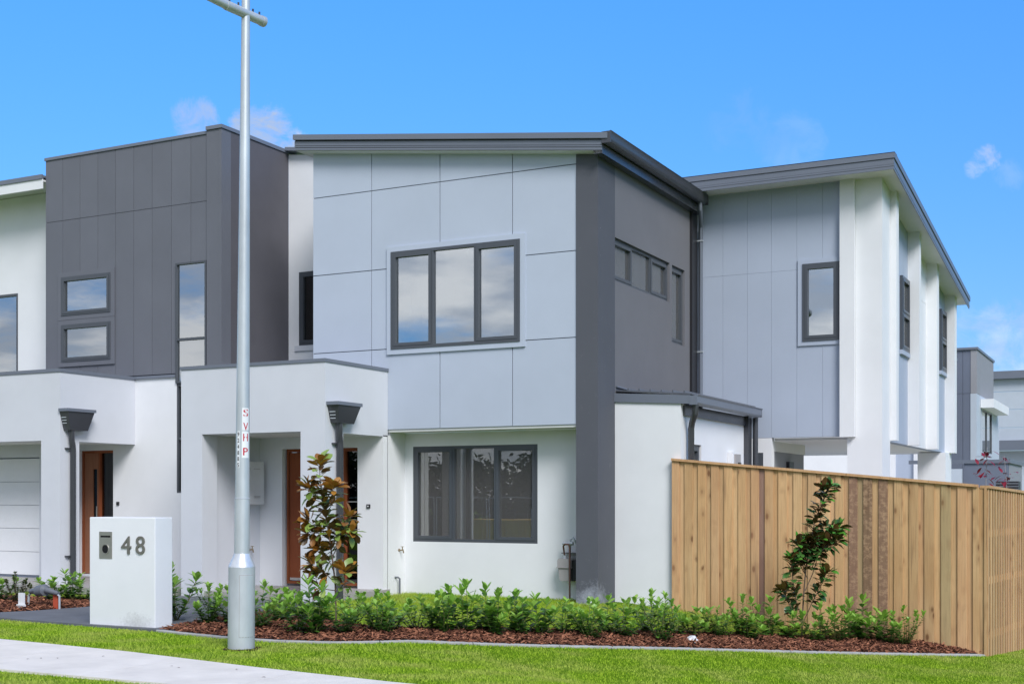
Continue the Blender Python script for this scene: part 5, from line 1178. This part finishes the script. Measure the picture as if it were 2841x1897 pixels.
rl = random.Random(44); mb = MB()
for _ in range(16):
    lx_, ly_ = rl.uniform(-11.5, -5.5), rl.uniform(7.8, 9.0); a_ = rl.uniform(0, 6.28)
    if ly_ < path_y(lx_) - 0.05: leaf(mb, (lx_, ly_, 0.027 + g(lx_, ly_)), (math.cos(a_), math.sin(a_), 0.15), rl.uniform(0.02, 0.045), 0.018)
tag(build('fallen_leaves', mb, M['bark'], None, recalc=False), 'few small dry leaves lying on the footpath', None, None, 'stuff')
mb = MB(); vs_ = [(PX + 0.03, PY - 0.02, 0.012)] + [(PX + 0.03 + (0.19 + 0.03 * math.sin(k * 2.3)) * math.cos(k * math.pi / 12), PY - 0.02 + (0.19 + 0.03 * math.sin(k * 1.7)) * math.sin(k * math.pi / 12), 0.010) for k in range(24)]
mb.add(vs_, [(0, 1 + k, 1 + (k + 1) % 24) for k in range(24)]); tag(build('soil_patch', mb, M['soil'], None), 'bare soil ring round the foot of the light pole', None, None, 'structure')
# ------------------------------------------------------------------ grass blades
def in_poly(px_, py_, P):
    c = False; n = len(P); j = n - 1
    for i in range(n):
        if (P[i][1] > py_) != (P[j][1] > py_) and px_ < (P[j][0] - P[i][0]) * (py_ - P[i][1]) / (P[j][1] - P[i][1]) + P[i][0]: c = not c
        j = i
    return c
BED = [tuple(p) for p in bedA] + [tuple(p) for p in reversed(bedB)]
VERGE = [(-14.5, 9.42), (-14.5, 11.0), (-12.8, 10.93), (-11.2, 10.81), (-9.98, 10.74)] + [(p[0], p[1] - 0.045) for p in bedA] + [(-1.93, 16.9), (-1.3, 22.5), (1.5, 22.5), (2.2, 11.5)] + [(x_, path_y(x_) + 0.0) for x_ in (-3.0, -4.0, -5.0, -6, -7, -8, -9, -10, -11)]
NEAR = [(-10.6, 7.68), (-7.0, 7.68), (-4.0, 7.33), (-2.5, 6.9), (-6.0, 6.0), (-9.5, 6.6)]
INLAWN = [(-10.4, 14.6), (-10.0, 13.35), (-9.0, 12.68), (-8.4, 12.26), (-7.74, 12.05), (-7.2, 12.3), (-6.25, 13.33), (-5.13, 14.85), (-4.21, 15.9), (-3.6, 16.8), (-6.1, 16.86), (-7.3, 16.2), (-7.5, 16.78), (-10.48, 16.78), (-10.45, 14.7)]
LLAWN = [(-19, 13.4), (-13.3, 13.75), (-13.35, 14.2), (-15.9, 14.2), (-15.9, 13.6), (-19, 13.55)]
def blades(polys, label, seed, name='grass'):
    rng = np.random.default_rng(seed); PX_ = []; H_ = []
    for poly, dens, h0 in polys:
        xs_ = [p[0] for p in poly]; ys_ = [p[1] for p in poly]; x0, x1, y0, y1 = min(xs_), max(xs_), min(ys_), max(ys_)
        n = int((x1 - x0) * (y1 - y0) * dens); q = np.column_stack([rng.uniform(x0, x1, n), rng.uniform(y0, y1, n)])
        ins = np.zeros(n, bool); j = len(poly) - 1
        for i in range(len(poly)):
            xi, yi = poly[i]; xj, yj = poly[j]
            if yi != yj:
                c = ((yi > q[:, 1]) != (yj > q[:, 1])) & (q[:, 0] < (xj - xi) * (q[:, 1] - yi) / (yj - yi) + xi); ins ^= c
            j = i
        q = q[ins]; PX_.append(q); H_.append(rng.uniform(0.6, 1.2, len(q)) * h0)
    q = np.concatenate(PX_); h = np.concatenate(H_); n = len(q)
    z = np.array([g(a, b) for a, b in q]); a = rng.uniform(0, 2 * np.pi, n); wd = rng.uniform(0.0035, 0.006, n); ln = rng.normal(0, 0.5, (n, 2)) * h[:, None]
    v = np.zeros((n, 3, 3)); dx = np.cos(a) * wd; dy = np.sin(a) * wd
    v[:, 0] = np.column_stack([q[:, 0] - dx, q[:, 1] - dy, z]); v[:, 1] = np.column_stack([q[:, 0] + dx, q[:, 1] + dy, z]); v[:, 2] = np.column_stack([q[:, 0] + ln[:, 0], q[:, 1] + ln[:, 1], z + h])
    me = bpy.data.meshes.new(name); me.vertices.add(3 * n); me.vertices.foreach_set('co', v.reshape(-1)); me.loops.add(3 * n); me.loops.foreach_set('vertex_index', np.arange(3 * n, dtype=np.int32))
    me.polygons.add(n); me.polygons.foreach_set('loop_start', np.arange(0, 3 * n, 3, dtype=np.int32)); me.polygons.foreach_set('loop_total', np.full(n, 3, dtype=np.int32)); me.update(); me.validate()
    me.materials.append(M['blade']); o = bpy.data.objects.new(name, me); COL.objects.link(o); return tag(o, label, None, None, 'stuff')
blades([(VERGE, 3400, 0.022)], 'short mown grass of the verge in front of the hedge', 1)
blades([(NEAR, 3600, 0.024)], 'short mown grass between the footpath and the kerb', 2)
blades([(INLAWN, 2600, 0.045), (LLAWN, 2200, 0.05)], 'longer grass of the front lawns between hedge and houses', 3)

# ------------------------------------------------------------------ what the windows reflect: street trees, site fence and skip bin across the road
def street_tree(x, y, h, seed, label):
    rnd = random.Random(seed); z0 = -0.62; t = thing('street_tree', (x, y, z0), label, 'tree', 'trees across the street'); mb = MB()
    mb.tube([(x, y, z0), (x + rnd.gauss(0, .1), y, z0 + h * .3), (x + rnd.gauss(0, .3), y, z0 + h * .75)], [0.16, 0.12, 0.05], 8)
    for q_ in range(5):
        a = rnd.uniform(0, 6.28); mb.tube([(x, y, z0 + h * .28), (x + math.cos(a) * h * .22, y + math.sin(a) * h * .22, z0 + h * .65)], [0.06, 0.02], 5)
    build('trunk', mb, M['bark'], t); fo = MB()
    cl = [(rnd.uniform(-.36, .36) * h, rnd.uniform(-.3, .3) * h, h * rnd.uniform(.0, .84)) for _ in range(80)]
    for c in cl:
        for q_ in range(44):
            p = Vector((x + c[0] + rnd.gauss(0, .09 * h), y + c[1] + rnd.gauss(0, .09 * h), z0 + c[2] + rnd.gauss(0, .06 * h))); d = Vector((rnd.gauss(0, 1), rnd.gauss(0, 1), rnd.gauss(-.4, .6))).normalized(); s = d.orthogonal().normalized(); L_ = rnd.uniform(.18, .38)
            fo.add([p - s * L_ * .35, p + d * L_, p + s * L_ * .35, p - d * L_ * .4], [(0, 1, 2, 3)])
    build('crown', fo, M['treefol'], t, recalc=False)
k = 0; x = -66
while x < 6:
    street_tree(x, -30 + random.uniform(-2, 2), random.uniform(4.2, 5.6), 100 + k, 'dark leafy street tree in the row across the road, reflected in the windows'); k += 1; x += random.uniform(2.6, 3.6)
Sk = thing('skip_bin', (-23.6, -12, -0.62), 'yellow steel skip bin standing across the road', 'skip bin')
mb = MB(); mb.prism([(-25.1, 0.62), (-24.7, -0.6), (-22.4, -0.6), (-22.0, 0.62)], 'Y', -12.8, -11.2); build('bin_body', mb, M['lemony'], Sk)
mb = MB(); mb.box(-25.15, -21.95, -11.198, -11.12, 0.5, 0.62); build('rim', mb, M['lemony'], Sk)
for xx in (-24.4, -23.5, -22.6): mb = MB(); mb.box(xx, xx + 0.08, -11.198, -11.13, -0.5, 0.49); build('rib', mb, M['lemony'], Sk)
Tf = thing('site_fence', (-24, -10.5, -0.62), 'temporary wire fence panels across the road', 'fence')
xx = -31.0
while xx < -12:
    mb = MB(); zt = 1.5; mb.tube([(xx, -10.5, -0.6), (xx, -10.5, zt), (xx + 2.3, -10.5, zt), (xx + 2.3, -10.5, -0.6)], 0.02, 6)
    for k in range(1, 12): mb.tube([(xx + k * 0.19, -10.5, -0.5), (xx + k * 0.19, -10.5, zt)], 0.003, 4)
    build('fence_panel', mb, M['galv'], Tf); xx += 2.42
print('leaves', n1, n2, 'objects', len(bpy.data.objects))
